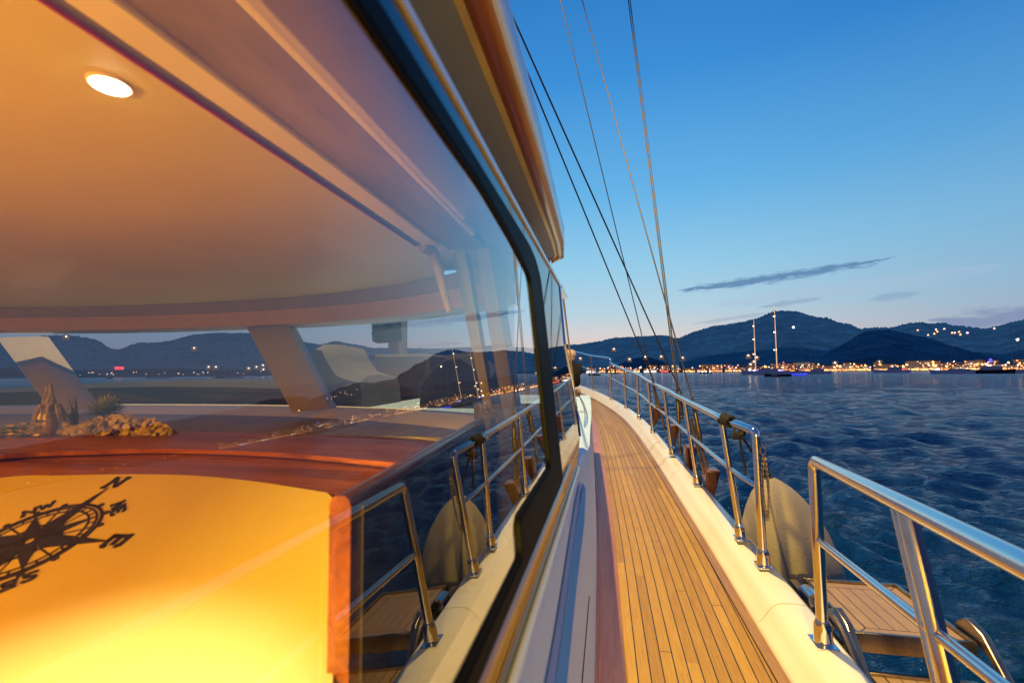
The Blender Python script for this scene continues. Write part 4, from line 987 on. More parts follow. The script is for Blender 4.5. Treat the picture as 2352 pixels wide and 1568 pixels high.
# ------------------------------------------------------------------ hills
def hill_layer(name, prof, r0, r1, rough, color, seed, haze, r2=1.25):
    prof = sorted(prof); az = np.array([p[0] for p in prof]); el = np.array([p[1] for p in prof]); rr = np.random.default_rng(seed)
    A = np.arange(az[0], az[-1], .0016); E = np.interp(A, az, el)
    E = np.convolve(np.pad(E, 3, mode='edge'), np.ones(7)/7, 'valid')
    nr = 22; vs = []
    ph = rr.uniform(0, 2*PI, (14,)); fq = 2**rr.uniform(3, 8.5, 14)
    for i in range(nr+1):
        t = i/nr; R = r0+(r1-r0)*t if i < nr else r1*r2
        prof_t = t**.8
        for j, a in enumerate(A):
            h = E[j]*r1*prof_t if i < nr else E[j]*r1*.5
            if 0 < i < nr:
                wv = sum(math.sin(fq[q]*a+ph[q]+t*(6+q)) for q in range(14))/14; h = h*(1+.35*wv*(1-t)); 
            h += rr.normal()*rough*r1*(1 if i == nr-1 else .6)*(i > 0)
            R2 = R*(1+.01*math.sin(40*a))
            vs.append((R2*math.sin(a), R2*math.cos(a), WATER+max(h, -2) + (2.6*t)))
    n_ = len(A); fs = [(i*n_+j, i*n_+j+1, (i+1)*n_+j+1, (i+1)*n_+j) for i in range(nr) for j in range(n_-1)]
    me = bpy.data.meshes.new(name); me.from_pydata(vs, [], fs); me.shade_smooth()
    m = bpy.data.materials.new(name+'_forest'); m.use_nodes = True; t_ = NT(m.node_tree); b = t_.n['Principled BSDF']
    co = t_.new('ShaderNodeTexCoord').outputs['Object']; nz = t_.noise(co, .02, 8, .8, .5); c = t_.ramp(nz, [(.38, tuple(q*.15 for q in color)), (.62, tuple(q*2.0 for q in color))])
    t_.l.new(c, b.inputs['Base Color']); b.inputs['Roughness'].default_value = 1.; b.inputs['Specular IOR Level'].default_value = 0.
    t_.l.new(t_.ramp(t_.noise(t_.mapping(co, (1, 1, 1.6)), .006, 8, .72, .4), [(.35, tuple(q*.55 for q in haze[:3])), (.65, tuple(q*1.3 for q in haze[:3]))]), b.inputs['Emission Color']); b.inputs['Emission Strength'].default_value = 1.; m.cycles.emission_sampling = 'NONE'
    me.materials.append(m); o_ = bpy.data.objects.new(name, me); C.objects.link(o_); tag(o_, kind='structure'); return o_
P = [(1180, 796), (1250, 800), (1262, 797), (1298, 790), (1330, 790), (1380, 782), (1410, 774), (1460, 771), (1523, 769), (1560, 776), (1575, 768), (1600, 757), (1640, 745), (1700, 739), (1740, 730), (1765, 718), (1795, 710), (1830, 711), (1850, 718), (1880, 726), (1900, 726), (1929, 740), (1956, 743), (1972, 755), (2019, 749), (2051, 750), (2080, 740), (2116, 736), (2145, 742), (2164, 739), (2199, 746), (2235, 750), (2253, 754), (2280, 751), (2307, 744), (2325, 738), (2352, 733), (2450, 720), (2600, 728)]
PL = [(-300, 760), (-100, 775), (20, 780), (101, 771), (126, 769), (168, 768), (196, 773), (224, 778), (252, 798), (275, 801), (314, 785), (342, 787), (387, 783), (434, 769), (476, 763), (527, 762), (563, 763), (600, 768), (640, 775), (686, 781), (737, 789), (770, 781), (808, 789), (853, 798), (885, 798), (943, 798), (1000, 800), (1060, 796), (1120, 793)]
far = [az_el(*p) for p in PL+P]
amax = max(p[0] for p in far)
refl = [az_el_mirror(*p) for p in [(1000, 818), (976, 824), (930, 850), (900, 868), (800, 905)]]
far += [p for p in refl if p[0] > amax+.02]
far += [(max(p[0] for p in far)+.3, .06), (max(p[0] for p in far)+.9, .07)]
far += [(min(p[0] for p in far)-.5, .08)]
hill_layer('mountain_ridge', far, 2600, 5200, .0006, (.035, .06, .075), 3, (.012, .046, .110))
midp = [az_el(*p) for p in [(1850, 835), (1890, 815), (1947, 783), (1983, 761), (2019, 756), (2046, 755), (2082, 763), (2127, 772), (2163, 785), (2190, 794), (2230, 806), (2271, 817), (2330, 826)]]
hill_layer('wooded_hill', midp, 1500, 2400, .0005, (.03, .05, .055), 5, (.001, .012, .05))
lowp = [az_el(*p) for p in [(1395, 852), (1420, 836), (1453, 821), (1487, 817), (1520, 828), (1550, 848)]]
hill_layer('wooded_knoll', lowp, 1450, 1700, .0004, (.025, .045, .05), 6, (.001, .010, .038))
# second fold of the ridge below the main summit
fold = [az_el(*p) for p in [(1560, 830), (1640, 812), (1740, 803), (1820, 792), (1880, 800), (1960, 800), (2050, 815), (2140, 830), (2230, 806), (2300, 812), (2352, 800), (2450, 795), (2600, 800)]]
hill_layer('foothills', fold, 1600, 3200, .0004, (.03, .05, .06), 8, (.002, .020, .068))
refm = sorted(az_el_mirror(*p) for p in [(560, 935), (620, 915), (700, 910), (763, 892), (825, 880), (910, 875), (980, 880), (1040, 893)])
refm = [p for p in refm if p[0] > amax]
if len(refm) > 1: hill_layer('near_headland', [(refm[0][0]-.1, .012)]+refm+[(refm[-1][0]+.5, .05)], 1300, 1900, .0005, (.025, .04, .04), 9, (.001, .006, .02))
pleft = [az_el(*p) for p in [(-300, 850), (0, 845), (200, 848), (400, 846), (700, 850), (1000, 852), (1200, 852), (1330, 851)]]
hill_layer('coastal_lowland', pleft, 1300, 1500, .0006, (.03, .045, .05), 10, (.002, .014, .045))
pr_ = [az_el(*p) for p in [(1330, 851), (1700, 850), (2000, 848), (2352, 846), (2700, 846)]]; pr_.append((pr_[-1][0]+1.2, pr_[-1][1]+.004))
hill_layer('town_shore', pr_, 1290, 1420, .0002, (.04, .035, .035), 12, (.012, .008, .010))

# ------------------------------------------------------------------ the town on the far shore
def lit_wall(name, wall, em, es, dens, sx, sy):
    m = bpy.data.materials.new(name); m.use_nodes = True; t = NT(m.node_tree); b = t.n['Principled BSDF']
    co = t.new('ShaderNodeUVMap').outputs[0]
    sp = t.new('ShaderNodeSeparateXYZ'); t.l.new(co, sp.inputs[0]); u = t.math('DIVIDE', sp.outputs[0], sx); v = t.math('DIVIDE', sp.outputs[1], sy)
    fu, fv = t.math('FRACT', u), t.math('FRACT', v); inw = t.math('MULTIPLY', t.math('LESS_THAN', t.math('ABSOLUTE', t.math('SUBTRACT', fu, .5)), .28), t.math('LESS_THAN', t.math('ABSOLUTE', t.math('SUBTRACT', fv, .5)), .27))
    c = t.new('ShaderNodeCombineXYZ'); t.l.new(t.math('FLOOR', u), c.inputs[0]); t.l.new(t.math('FLOOR', v), c.inputs[1]); w = t.new('ShaderNodeTexWhiteNoise', noise_dimensions='3D'); t.l.new(c.outputs[0], w.inputs['Vector'])
    oi = t.new('ShaderNodeObjectInfo'); t.l.new(t.math('MULTIPLY', oi.outputs['Random'], 50), c.inputs[2])
    lit = t.math('MULTIPLY', inw, t.math('LESS_THAN', w.outputs[0], dens))
    t.l.new(t.mix(inw, wall, (.03, .03, .04, 1)), b.inputs['Base Color']); b.inputs['Roughness'].default_value = .8
    b.inputs['Emission Color'].default_value = em
    t.l.new(t.math('MULTIPLY_ADD', lit, es, .11), b.inputs['Emission Strength']); m.cycles.emission_sampling = 'NONE'; return m  # street light on the facade put in as a faint overall glow
walls = [lit_wall('hotel_wall', (.5, .36, .28, 1), (1, .55, .25, 1), 1.6, .3, 4, 3.2), lit_wall('pink_wall', (.5, .3, .24, 1), (1, .45, .2, 1), 1.3, .22, 4, 3.2), lit_wall('white_wall', (.6, .55, .5, 1), (1, .75, .5, 1), 1.6, .2, 4, 3.2), lit_wall('dim_wall', (.22, .17, .16, 1), (1, .5, .2, 1), 1.2, .12, 4, 3.2)]
roof_m = mat('roof_tile', (.16, .07, .05), .8, var=.2, vscale=.2)
shop = [glow('shop_amber', (1, .36, .07), 1.7), glow('shop_gold', (1, .48, .12), 2.3), glow('shop_white', (1, .85, .8), 3.2), glow('shop_violet', (.55, .4, 1), 2.5), glow('shop_red', (1, .09, .05), 2.2)]
def shop_strip(m_):
    t_ = NT(m_.node_tree); b_ = t_.n['Principled BSDF']; co_ = t_.new('ShaderNodeTexCoord').outputs['Object']
    nz_ = t_.noise(co_, .35, 3, .6); g_ = t_.math('GREATER_THAN', nz_, .45); st_ = b_.inputs['Emission Strength'].default_value
    t_.l.new(t_.math('MULTIPLY', t_.math('MULTIPLY_ADD', g_, .95, .05), t_.math('MULTIPLY', nz_, st_*2)), b_.inputs['Emission Strength'])
for q_ in shop: shop_strip(q_)
def building(az, R, w, h, d, wm_, sm_, label, group, glowband=True, gable=False, base=None):
    zb = WATER+1.5 if base is None else base
    cx, cy = R*math.sin(az), R*math.cos(az); ux, uy = math.cos(az), -math.sin(az); vx, vy = math.sin(az), math.cos(az)
    B_ = thing('building', label, 'building', (cx, cy, zb), group)
    def P_(a, b, z): return (cx+ux*a+vx*b, cy+uy*a+vy*b, zb+z)
    m2 = MB(); m2.uv = []
    for (a0, b0, a1, b1) in ((-w/2, 0, w/2, 0), (w/2, 0, w/2, d), (w/2, d, -w/2, d), (-w/2, d, -w/2, 0)):
        L_ = math.hypot(a1-a0, b1-b0); i = len(m2.v); m2.v += [P_(a0, b0, 0), P_(a1, b1, 0), P_(a1, b1, h), P_(a0, b0, h)]; m2.uv += [(0, 0), (L_, 0), (L_, h), (0, h)]; m2.f.append((i, i+1, i+2, i+3)); m2.m.append(0)
    m2.build('wall', wm_, B_, smooth=0)
    m3 = MB()
    if gable: m3.add([P_(-w/2-.6, -.6, h), P_(w/2+.6, -.6, h), P_(w/2+.6, d+.6, h), P_(-w/2-.6, d+.6, h), P_(-w/2+2, d/2, h+3), P_(w/2-2, d/2, h+3)], [(0, 1, 5, 4), (2, 3, 4, 5), (1, 2, 5), (3, 0, 4), (0, 3, 2, 1)])
    else: m3.hexa([P_(-w/2-.4, -.4, h), P_(w/2+.4, -.4, h), P_(w/2+.4, d+.4, h), P_(-w/2-.4, d+.4, h)], [P_(-w/2-.4, -.4, h+.8), P_(w/2+.4, -.4, h+.8), P_(w/2+.4, d+.4, h+.8), P_(-w/2-.4, d+.4, h+.8)])
    m3.build('roof', roof_m, B_, smooth=0)
    if glowband and sm_ is not None:
        m4 = MB(); m4.add([P_(-w/2+.6, -.5, .3), P_(w/2-.6, -.5, .3), P_(w/2-.6, -.5, 3.6), P_(-w/2+.6, -.5, 3.6)], [(0, 1, 2, 3)])
        m4.build('shopfront', sm_, B_, smooth=0)
    return B_
def AZ(px, y=853): return az_el(px, y)[0]
x = 1345
spans = []
while x < 2700:
    w_px = rng.uniform(14, 34); spans.append((x+w_px/2, w_px)); x += w_px+rng.uniform(1, 9)
for i, (cx_, wpx) in enumerate(spans):
    R = 1300+rng.uniform(-10, 40); a = AZ(cx_); w = wpx/F*R*math.cos(a-AZ(1176))**1.0*.93
    big = rng.random() < .35
    # brightest quay between the ketch and the left, and around the hotel
    k = rng.random(); sm_ = shop[0] if k < .42 else shop[1] if k < .78 else shop[2] if k < .9 else shop[3] if k < .96 else shop[4]
    h = rng.uniform(13, 19) if big else rng.uniform(8, 13)
    lab = 'flat roofed block of several floors above lit shopfronts on the far waterfront' if big else 'low waterfront building with lit ground floor across the bay'
    building(a, R, w, h, 14, walls[rng.integers(0, 4)], sm_, lab, 'waterfront blocks' if big else 'low waterfront buildings', gable=not big)
    if rng.random() < .55: building(a+rng.uniform(-.006, .006), R+60, w*rng.uniform(.5, .9), rng.uniform(15, 20), 14, walls[3], None, 'dim taller block behind the waterfront row', 'blocks behind the waterfront', gable=bool(rng.random() < .5))
building(AZ(2115), 1285, 44, 19, 14, walls[0], shop[1], 'wide amber lit hotel with stacked balconies, tallest on the waterfront', None)
building(AZ(1843), 1330, 34, 9, 14, lit_wall('villa_wall', (.62, .50, .36, 1), (1, .8, .5, 1), .7, .0, 6, 5), None, 'cream building standing alone above the shore right of the ketch', None, base=WATER+13)
# a mast-like tower lit blue
bl = thing('light_tower', 'slim tower lit deep blue above the town at right', 'tower', (1310*math.sin(AZ(2277)), 1310*math.cos(AZ(2277)), WATER+2))
mb = MB(); c_ = np.array(bl.location); mb.hexa([c_+np.array(q) for q in ((-2.5, -2.5, 0), (2.5, -2.5, 0), (2.5, 2.5, 0), (-2.5, 2.5, 0))], [c_+np.array(q) for q in ((-1.5, -1.5, 21), (1.5, -1.5, 21), (1.5, 1.5, 21), (-1.5, 1.5, 21))]); mb.build('shaft', glow('blue_lit', (.05, .04, 1), 1.4), bl, smooth=0)
# lamps
lamp_meshes = {}
def lamp_mesh(col, key, r, h):
    if key in lamp_meshes: return lamp_meshes[key]
    m2 = MB(); m2.cur = 0; m2.tube([(0, 0, 0), (0, 0, h)], .15, 5); m2.cur = 1; m2.ball((0, 0, h), r, 8)
    g = glow('lamp_'+key, col, (2.4 if key == 'amber' else 3.4) if 'dim' not in key else 4); o_ = m2.build('street_lamp', [wire_m, g], None, smooth=60); me = o_.data; bpy.data.objects.remove(o_); lamp_meshes[key] = me; return me
kinds = [('amber', (1, .30, .05), 1.5, 7, 'street lamp with amber globe on the far waterfront', .5), ('gold', (1, .48, .12), 1.9, 8, 'tall street lamp with gold globe on the far waterfront', .25), ('white', (1, .85, .7), 1.2, 8, 'street lamp with white globe on the far waterfront', .2), ('violet', (.6, .35, 1), 1.4, 6, 'lamp with violet globe on the far waterfront', .05)]
def put_lamp(az, R, z, kind, nm='street_lamp', label=None, group=None, sc=1.):
    key, col, r, h, lab, _ = kind; me = lamp_mesh(col, key, r, h); o_ = bpy.data.objects.new(nm, me); C.objects.link(o_); o_.location = (R*math.sin(az), R*math.cos(az), z); sc *= .8; o_.scale = (sc, sc, sc)
    tag(o_, label or lab, 'lamp', group or key+' lamps on the far waterfront'); return o_
for i in range(190):
    px = 1340+rng.uniform(0, 1)**.95*1020; k = rng.random(); kd = kinds[0] if k < .5 else kinds[1] if k < .75 else kinds[2] if k < .95 else kinds[3]
    put_lamp(AZ(px), 1286+rng.uniform(-3, 3), WATER+rng.uniform(.5, 3)+9*rng.uniform(0, 1)**3, kd, sc=rng.uniform(.7, 1.5))
for i in range(60):
    a = AZ(2360)+rng.uniform(0, .95); k = rng.random(); put_lamp(a, 1286, WATER+rng.uniform(.5, 4), kinds[0] if k < .5 else kinds[1] if k < .7 else kinds[2], sc=rng.uniform(.8, 1.25))
for i in range(46):
    px = rng.uniform(120, 720) if i < 38 else rng.uniform(-200, 120); k = rng.random()
    put_lamp(AZ(px, 862), 1292, WATER+rng.uniform(.5, 6), kinds[2] if k < .5 else kinds[0], label='small lamp on the shore beyond the windscreen', group='lamps on the shore beyond the windscreen', sc=rng.uniform(.6, 1.0))
rs = thing('red_sign', 'glowing red rooftop sign on the shore beyond the windscreen', 'sign', (1290*math.sin(AZ(273)), 1290*math.cos(AZ(273)), WATER+16)); mb = MB(); c_ = np.array(rs.location); a = AZ(273); u_ = np.array([math.cos(a), -math.sin(a), 0])
mb.hexa([c_-u_*7, c_+u_*7, c_+u_*7+np.array([0, 1, 0]), c_-u_*7+np.array([0, 1, 0])], [c_-u_*7+np.array([0, 0, 6]), c_+u_*7+np.array([0, 0, 6]), c_+u_*7+np.array([0, 1, 6]), c_-u_*7+np.array([0, 1, 6])]); mb.build('sign_panel', glow('red_sign_glow', (1, .03, .02), 2.5), rs, smooth=0)
# lights on the hillsides: small houses with a lit front
house_me = {}
def hill_house(px, R, kind, label, group=None):
    a, e_ = az_el(*px); 
    key, col, r = kind
    if key not in house_me:
        m2 = MB(); m2.cur = 0; m2.box((-6, -5, -6), (6, 5, 4)); m2.add([(-7, -6, 4), (7, -6, 4), (7, 6, 4), (-7, 6, 4), (0, 0, 8)], [(0, 1, 4), (1, 2, 4), (2, 3, 4), (3, 0, 4)]); m2.cur = 1; m2.ball((0, -9, 2), r, 8); o_ = m2.build('hillside_house', [walls[3], glow('house_light_'+key, col, 5)], None, smooth=0); house_me[key] = o_.data; bpy.data.objects.remove(o_)
    o_ = bpy.data.objects.new('hillside_house', house_me[key]); C.objects.link(o_); o_.location = (R*math.sin(a), R*math.cos(a), R*e_); o_.rotation_euler = (0, 0, -a); tag(o_, label, 'house', group)
W_, A_, V_ = ('white', (1, .85, .7), 1.7), ('amber', (1, .45, .15), 2.0), ('violet', (.65, .5, 1), 2.6)
gl = 'single lit house low on the wooded slope above the town'
for px in [(1720, 861-0), (1486, 853-30), (1523, 822), (1559, 823), (1600, 827), (1627, 822), (1647, 833), (1631, 834), (1410, 805), (1436, 828), (1334, 826)]:
    pass
for px, kd in (((1719, 861-43), W_), ((1738, 822), W_), ((1732, 832), W_), ((1724, 838), W_), ((1410, 803), W_), ((1446, 826), W_), ((1482, 821), W_), ((1519, 820), W_), ((1333, 824), W_), ((1568, 823), W_), ((1500, 843), A_), ((2020, 833), W_), ((1918, 835), W_)):
    hill_house(px, 1440, kd, gl, 'lit houses low on the slope')
gl2 = 'lit house in the hillside village high up at right'
for px, kd in (((2108, 759), A_), ((2146, 767), A_), ((2153, 762), A_), ((2150, 757), W_), ((2169, 756), W_), ((2187, 765), A_), ((2193, 765), W_), ((2203, 763), A_), ((2206, 769), A_), ((2222, 765), V_), ((2284, 755), W_), ((2132, 770), W_)):
    hill_house(px, 3350, (kd[0]+'_far', kd[1], kd[2]*1.5), gl2, 'hillside village houses')
gl3 = 'lit house on the slope beyond the windscreen'
for px in ((446, 801), (479, 844), (496, 844), (589, 844), (604, 840), (605, 850), (622, 846), (571, 847), (814, 828), (816, 840), (152, 775)):
    hill_house(px, 1440, W_, gl3, 'lit houses beyond the windscreen')

# ------------------------------------------------------------------ boats at anchor
hull_w = mat('boat_hull_white', (.62, .64, .70), .4, var=.08, vscale=.3); hull_d = mat('boat_hull_dark', (.02, .022, .03), .4); hull_b = mat('boat_hull_brown', (.13, .05, .03), .4); cab_m = mat('boat_cabin', (.35, .33, .33), .4); spar = mat('boat_spar', (.22, .2, .2), .4); spar_l = mat('lit_spar', (.7, .55, .4), .4, emis=(1, .50, .20), es=1.0); sail_c = mat('furled_sail', (.03, .02, .03), .8); lt_w = glow('deck_light', (1, .75, .5), 9); lt_b = glow('blue_light', (.02, .03, 1), 3.); lt_r = glow('red_light', (1, .1, .08), 3)
def boat(px_x, wl_y, L_, ang, hull, label, masts=(), group=None, beam=None, cabin=True, lights=(), blue=False, boom=True, fb=None, cat='sailboat', name=None, R=None, cab_h=1.0):
    a, e_ = az_el(px_x, wl_y)
    if R is None: R = min(1270., -WATER/max(-e_, .0018))
    bx, by = R*math.sin(a), R*math.cos(a); B_ = thing(name or 'moored_yacht', label, cat, (bx, by, WATER), group)
    beam = beam or L_*.24; fb = fb or L_*.085; ca, sa = math.cos(ang-a), math.sin(ang-a)
    def T(x, y, z): return (bx+ca*x-sa*y, by+sa*x+ca*y, WATER+z)
    st = []
    for i in range(11):
        t = -1+2*i/10; w = beam/2*(1-max(0, t)**2.2)*(1-.25*max(0, -t)**2); w = max(w, .05); sh = fb*(1+.35*t*t+.25*max(t, 0)); ox = t*L_/2+(.06*L_*max(0, t)**3)
        st.append([T(ox*.93, 0, -.6), T(ox*.96, w*.8, .1), T(ox, w, sh), T(ox, -w, sh), T(ox*.96, -w*.8, .1)])
    m2 = MB(); m2.sweep(None, st); m2.build('hull', hull, B_, smooth=40)
    if cabin:
        m3 = MB(); h = fb*1.05*cab_h; m3.hexa([T(*q) for q in ((-.28*L_, -beam*.3, fb*.95), (.16*L_, -beam*.22, fb*.95), (.16*L_, beam*.22, fb*.95), (-.28*L_, beam*.3, fb*.95))], [T(*q) for q in ((-.26*L_, -beam*.26, fb+h*.7), (.10*L_, -beam*.18, fb+h*.7), (.10*L_, beam*.18, fb+h*.7), (-.26*L_, beam*.26, fb+h*.7))]); m3.build('cabin', cab_m, B_, smooth=0)
    for (mx, H_, lit, lean) in masts:
        r = max(.10, H_*(.0058 if lit else .0055)); m4 = MB(); m4.tube([T(mx*L_, 0, fb), T(mx*L_-lean*H_, 0, H_*.5), T(mx*L_-lean*2*H_, 0, H_)], [r*1.2, r, r*.6], 8); mo = m4.build('mast', spar_l if lit else spar, B_)
        for f in ((.36, .62, .85) if H_ > 20 else (.55,)):
            m5 = MB(); x0 = mx*L_-lean*2*H_*f; w = H_*.045*(1.3-f); m5.tube([T(x0, -w, H_*f), T(x0, w, H_*f)], r*.4, 5); m5.build('spreader', spar, mo)
            if lit:
                m6 = MB(); m6.ball(T(x0+w*.6, 0, H_*f), H_*.0075, 8); m6.ball(T(x0, w*.6, H_*f), H_*.005, 8); m6.build('mast_lamp', lt_w, mo)
        if boom:
            m7 = MB(); m7.tube([T(mx*L_-.3, 0, fb+1.6), T(mx*L_-L_*.3, 0, fb+1.9)], [.25, .18], 6); m7.build('boom', sail_c, B_)
        m8 = MB(); tp = T(mx*L_-lean*2*H_, 0, H_*.97)
        m8.tube([tp, T(L_*.52, 0, fb*1.3)], r*.35 if H_ < 25 else r*.3, 4); m8.build('forestay', spar, B_)
        m8 = MB(); m8.tube([tp, T(-L_*.5, 0, fb)], r*.22, 4); m8.build('backstay', spar, B_)
    if len(lights):
        for (x_, y_, z_, r_, mt) in lights:
            m9 = MB(); m9.ball(T(x_*L_, y_, z_), r_, 8); m9.build('lamp', mt, B_)
    if blue:
        m9 = MB(); m9.hexa([T(*q) for q in ((-.45*L_, -beam*.51, .4), (.3*L_, -beam*.51, .4), (.3*L_, beam*.51, .4), (-.45*L_, beam*.51, .4))], [T(*q) for q in ((-.45*L_, -beam*.51, fb*.8), (.3*L_, -beam*.51, fb*.8), (.3*L_, beam*.51, fb*.8), (-.45*L_, beam*.51, fb*.8))]); m9.build('blue_glow_panel', lt_b, B_, smooth=0)
    return B_
LW = (.0, 0, 3.2, .55, lt_w)
boat(1759, 860.5, 27, PI, hull_w, 'large white ketch with two tall lit masts anchored off the town', masts=((.22, 39, True, .0), (-.25, 46, True, .0)), lights=[(.36, -3, 3.4, .7, lt_w), (-.1, -3, 3.6, .8, lt_w)], cat='ketch', name='ketch', cab_h=1.2)
kb = bpy.data.objects['ketch']
boat(1789, 864.3, 10.5, PI, hull_d, 'dark hulled boat in front of the white ketch with a small red lamp', lights=[(-.2, 0, 6.5, .3, lt_r)], cat='boat', name='small_boat')
boat(1776, 865.5, 6, PI, hull_b, 'small brown boat low in the water beside the dark hulled boat', cat='boat', name='small_boat', cabin=True)
boat(1830, 861.5, 11, PI, hull_w, 'yacht with a hull lit deep blue and a tall unlit mast', masts=((.05, 27, False, .0),), blue=True, lights=[(.05, 0, 27.5, .6, lt_w)])
boat(1872, 858.5, 22, PI*.96, hull_w, 'grey motor sailer with a dim bare mast right of the blue lit yacht', masts=((.1, 36, False, .0),), cab_h=1.3)
boat(1818, 860, 14, PI, hull_d, 'dark little sloop half hidden behind the ketch', masts=((0.1, 19, False, 0),))
boat(2050, 855.8, 26, PI, hull_w, 'white motor yacht with raised cabin left of the hotel', cat='motor yacht', name='motor_yacht', cab_h=2.0)
boat(1738-5, 858, 17, PI, hull_w, 'pale cruiser moored left of the ketch close to shore', cat='boat', name='cabin_cruiser', cab_h=1.4, lights=[LW])
boat(1366, 862, 10, PI*.97, hull_d, 'dark tender with low cabin seen through the bow rail', cat='boat', name='tender', masts=((0, 20, False, 0),), boom=False)
boat(1412, 858, 12, PI, hull_d, 'dark launch anchored near the first rail post of the bow', cat='boat', name='launch')
boat(1650-28, 858, 13, PI, hull_w, 'pale launch with a string of white lamps by the quay', cat='boat', name='launch', lights=[(-.3, -1, 2.2, .5, lt_w), (0, -1, 2.4, .5, lt_w), (.3, -1, 2.2, .5, lt_w)])
boat(2190, 858, 20, PI, hull_w, 'pale cruiser with long dark shade between hotel and mid harbour', cat='boat', name='cabin_cruiser', cab_h=1.2)
boat(2268, 857.5, 24, PI, hull_d, 'long dark tour boat with windows across from the blue tower', cat='boat', name='tour_boat', cab_h=1.5, lights=[(-.1, -3, 2.6, .5, lt_w)])
boat(2328, 857, 15, PI, hull_w, 'white cabin boat beneath the bare mast at far right', cat='boat', name='cabin_cruiser', masts=((0, 28, False, 0),), boom=False)
boat(2187, 857, 12, PI, hull_d, 'dark sloop with a thin tall mast in mid harbour', masts=((0, 33, False, 0),), boom=False, R=600)
boat(2343, 856, 13, PI, hull_d, 'dark sloop with a white masthead lamp at the right edge', masts=((0, 24, False, 0),), boom=False, R=520, lights=[(0, 0, 24.5, .8, lt_w)])
boat(1290, 859, 11, PI, hull_d, 'sloop seen between deckhouse corner and the bow', masts=((0, 15, False, 0),), boom=False)
for i, (px, wy, H_) in enumerate(((158, 868, 24), (250, 869, 26), (208, 868, 20), (350, 868, 23), (372, 869, 22), (516, 868, 25), (540, 868, 27))):
    boat(px, wy, 14, PI*.5+.3*i, hull_d if i % 2 else hull_w, 'bare masted sloop moored off the shore beyond the windscreen', masts=((0, H_, False, .0),), boom=False, group='sloops beyond the windscreen')

# ------------------------------------------------------------------ world: dusk sky
w = bpy.data.worlds.new('World'); bpy.context.scene.world = w; w.use_nodes = True; t = NT(w.node_tree); bg = t.n['Background']
g = t.new('ShaderNodeTexCoord').outputs['Generated']; nv = t.new('ShaderNodeVectorMath', operation='NORMALIZE'); t.l.new(g, nv.inputs[0]); sp = t.new('ShaderNodeSeparateXYZ'); t.l.new(nv.outputs[0], sp.inputs[0])
X_, Y_, Z_ = sp.outputs
azn = t.math('ARCTAN2', X_, Y_); eln = t.math('ARCSINE', Z_)
EL = lambda d: .5+d/180.
# glow side: towards the sunset, a little to port of the bow
elf = t.math('MULTIPLY_ADD', eln, 1/PI, .5)
front = t.ramp(elf, [(EL(-3), (.72, .50, .38)), (EL(2), (.80, .57, .46)), (EL(4.2), (.68, .64, .63)), (EL(7), (.47, .65, .76)), (EL(12), (.31, .61, .82)), (EL(20), (.14, .46, .81)), (EL(32), (.047, .28, .69)), (EL(50), (.012, .12, .44)), (EL(90), (.006, .05, .25))])
side = t.ramp(elf, [(EL(-3), (.26, .26, .38)), (EL(1.5), (.30, .30, .40)), (EL(4), (.31, .40, .53)), (EL(8), (.26, .45, .63)), (EL(14), (.18, .43, .68)), (EL(22), (.085, .32, .66)), (EL(32), (.027, .19, .56)), (EL(50), (.008, .07, .32)), (EL(90), (.005, .04, .20))])
back = t.ramp(elf, [(EL(-3), (.10, .11, .2)), (EL(3), (.22, .20, .33)), (EL(10), (.20, .21, .38)), (EL(25), (.05, .11, .32)), (EL(90), (.006, .05, .25))])
a0 = AZ(1380)
da = t.math('ABSOLUTE', t.math('SUBTRACT', azn, a0)); f1 = t.new('ShaderNodeMapRange', interpolation_type='SMOOTHSTEP'); t.l.new(da, f1.inputs[0]); f1.inputs[1].default_value = .05; f1.inputs[2].default_value = .85
f2 = t.new('ShaderNodeMapRange', interpolation_type='SMOOTHSTEP'); t.l.new(da, f2.inputs[0]); f2.inputs[1].default_value = .9; f2.inputs[2].default_value = 2.2
sky = t.mix(f1.outputs[0], front, side); sky = t.mix(f2.outputs[0], sky, back)
cv = t.new('ShaderNodeCombineXYZ'); t.l.new(azn, cv.inputs[0]); t.l.new(eln, cv.inputs[1])
def streak(p0, p1, wd, col, strength, ns=1., seed=0.):
    global sky
    (a1_, e1_), (a2_, e2_) = az_el(*p0), az_el(*p1); e1_, e2_ = math.atan(e1_), math.atan(e2_)
    sl = (e2_-e1_)/(a2_-a1_); u = t.math('DIVIDE', t.math('SUBTRACT', azn, a1_), a2_-a1_)
    nz = t.noise(t.mapping(cv.outputs[0], (14*ns, 60*ns, 1), loc=(seed, seed, 0)), 2.2, 5, .62, .3)
    d = t.math('SUBTRACT', t.math('SUBTRACT', eln, e1_), t.math('MULTIPLY', t.math('SUBTRACT', azn, a1_), sl))
    d = t.math('ADD', d, t.math('MULTIPLY', t.math('SUBTRACT', nz, .5), wd*2.4))
    env = t.math('MULTIPLY', t.math('MULTIPLY', u, t.math('SUBTRACT', 1, u), clamp=True), 4, clamp=True); env = t.math('POWER', env, .6)
    m_ = t.math('SUBTRACT', 1, t.math('DIVIDE', t.math('ABSOLUTE', d), t.math('MULTIPLY', env, wd)), clamp=True)
    inb = t.math('MULTIPLY', t.math('GREATER_THAN', u, 0.001), t.math('LESS_THAN', u, .999)); m_ = t.math('MULTIPLY', t.math('MULTIPLY', m_, inb), strength*1.45)
    m_ = t.math('MINIMUM', m_, strength); sky = t.mix(m_, sky, col)
CD = (.10, .22, .42, 1)
streak((1555, 668), (2060, 592), .010, CD, .85)
streak((1740, 706), (1890, 683), .006, (.2, .3, .46, 1), .5, seed=3)
streak((1590, 745), (1780, 715), .005, (.3, .38, .5, 1), .45, seed=5)
streak((1990, 690), (2120, 670), .008, (.2, .3, .5, 1), .4, seed=7)
streak((2130, 745), (2700, 690), .022, (.2, .26, .45, 1), .75, ns=.6, seed=9)
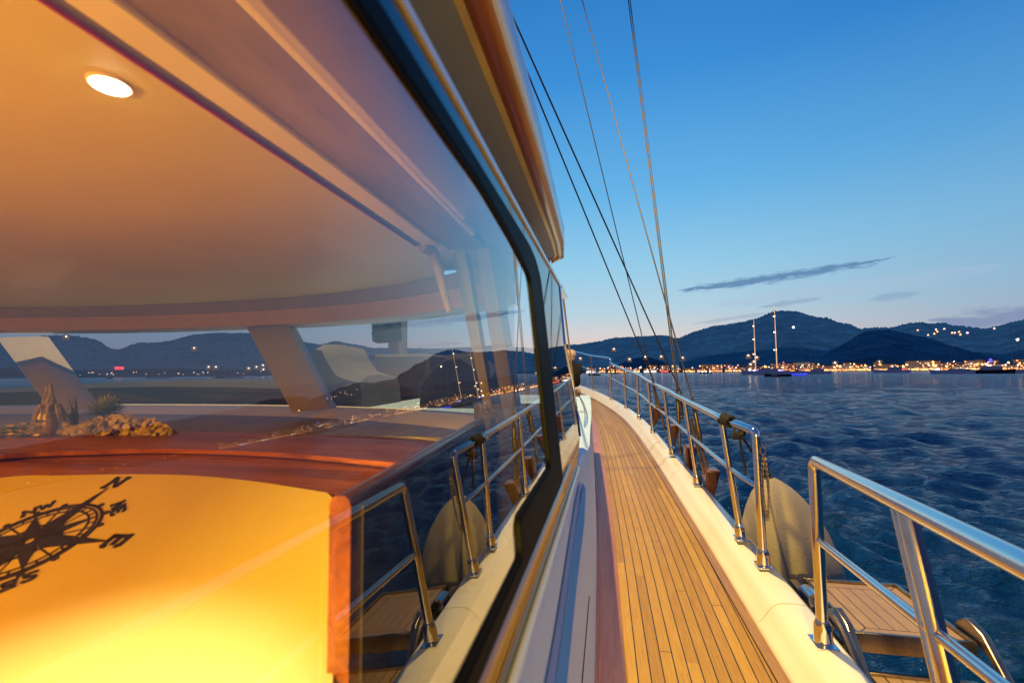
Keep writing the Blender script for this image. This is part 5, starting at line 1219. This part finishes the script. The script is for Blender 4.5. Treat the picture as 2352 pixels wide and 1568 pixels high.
streak((1650, 700), (2300, 610), .02, (.4, .52, .68, 1), .35, ns=.7, seed=13)
t.l.new(sky, bg.inputs[0]); bg.inputs[1].default_value = 1.0

# ------------------------------------------------------------------ lamps that are lit aboard, and added cabin fill
def lamp(name, kind, loc, energy, col, **k):
    L_ = bpy.data.lights.new(name, kind); L_.energy = energy; L_.color = col
    for a, b in k.items(): setattr(L_, a, b)
    o_ = bpy.data.objects.new(name, L_); C.objects.link(o_); o_.location = tuple(map(float, loc)); return o_
def aim(o_, tgt): o_.rotation_euler = (Vector(tgt)-o_.location).to_track_quat('-Z', 'Y').to_euler()
WARM = (1., .45, .03)
l = lamp('ceiling_lamp_light', 'SPOT', (-.49, .383, .288), 56, (1., .74, .60), spot_size=math.radians(66), spot_blend=1., shadow_soft_size=.015); aim(l, (-.42, .13, -.36))
l = lamp('aft_fill_light', 'POINT', (-.85, -.45, .0), 38, WARM, shadow_soft_size=.03)  # added fill with no fitting, brightens the ceiling
l = lamp('port_fill_light', 'POINT', (-2.2, .2, .04), 18, WARM, shadow_soft_size=.03)  # second added fill, for the port side of the cabin
l = lamp('mast_deck_light', 'SPOT', (-1.5, 3.5, 9.), 6500., (1., .68, .22), spot_size=math.radians(110), spot_blend=.6, shadow_soft_size=.12); aim(l, (.5, 3.5, -1))
l = lamp('side_deck_light', 'SPOT', (-.03, -1.9, .20), 640., (1., .66, .07), spot_size=math.radians(86), spot_blend=.7, shadow_soft_size=.05); aim(l, (.35, .7, -1.1))

# ------------------------------------------------------------------ camera
cd = bpy.data.cameras.new('camera'); cam = bpy.data.objects.new('camera', cd); C.objects.link(cam)
R3 = Matrix(((M[0][0], -M[0][1], -M[0][2]), (M[1][0], -M[1][1], -M[1][2]), (M[2][0], -M[2][1], -M[2][2])))
cam.matrix_world = R3.to_4x4(); cd.sensor_width = 36; cd.lens = 36*F/2352; cd.clip_start = .01; cd.clip_end = 40000
cd.dof.use_dof = True; cd.dof.focus_distance = 5.; cd.dof.aperture_fstop = 5.6
sc = bpy.context.scene; sc.camera = cam
sc.view_settings.view_transform = 'Standard'; sc.view_settings.look = 'None'; sc.view_settings.exposure = 0
sc.cycles.max_bounces = 10; sc.cycles.transparent_max_bounces = 12; sc.cycles.glossy_bounces = 6; sc.cycles.sample_clamp_indirect = 4.
sc.cycles.use_denoising = True; sc.cycles.caustics_reflective = False
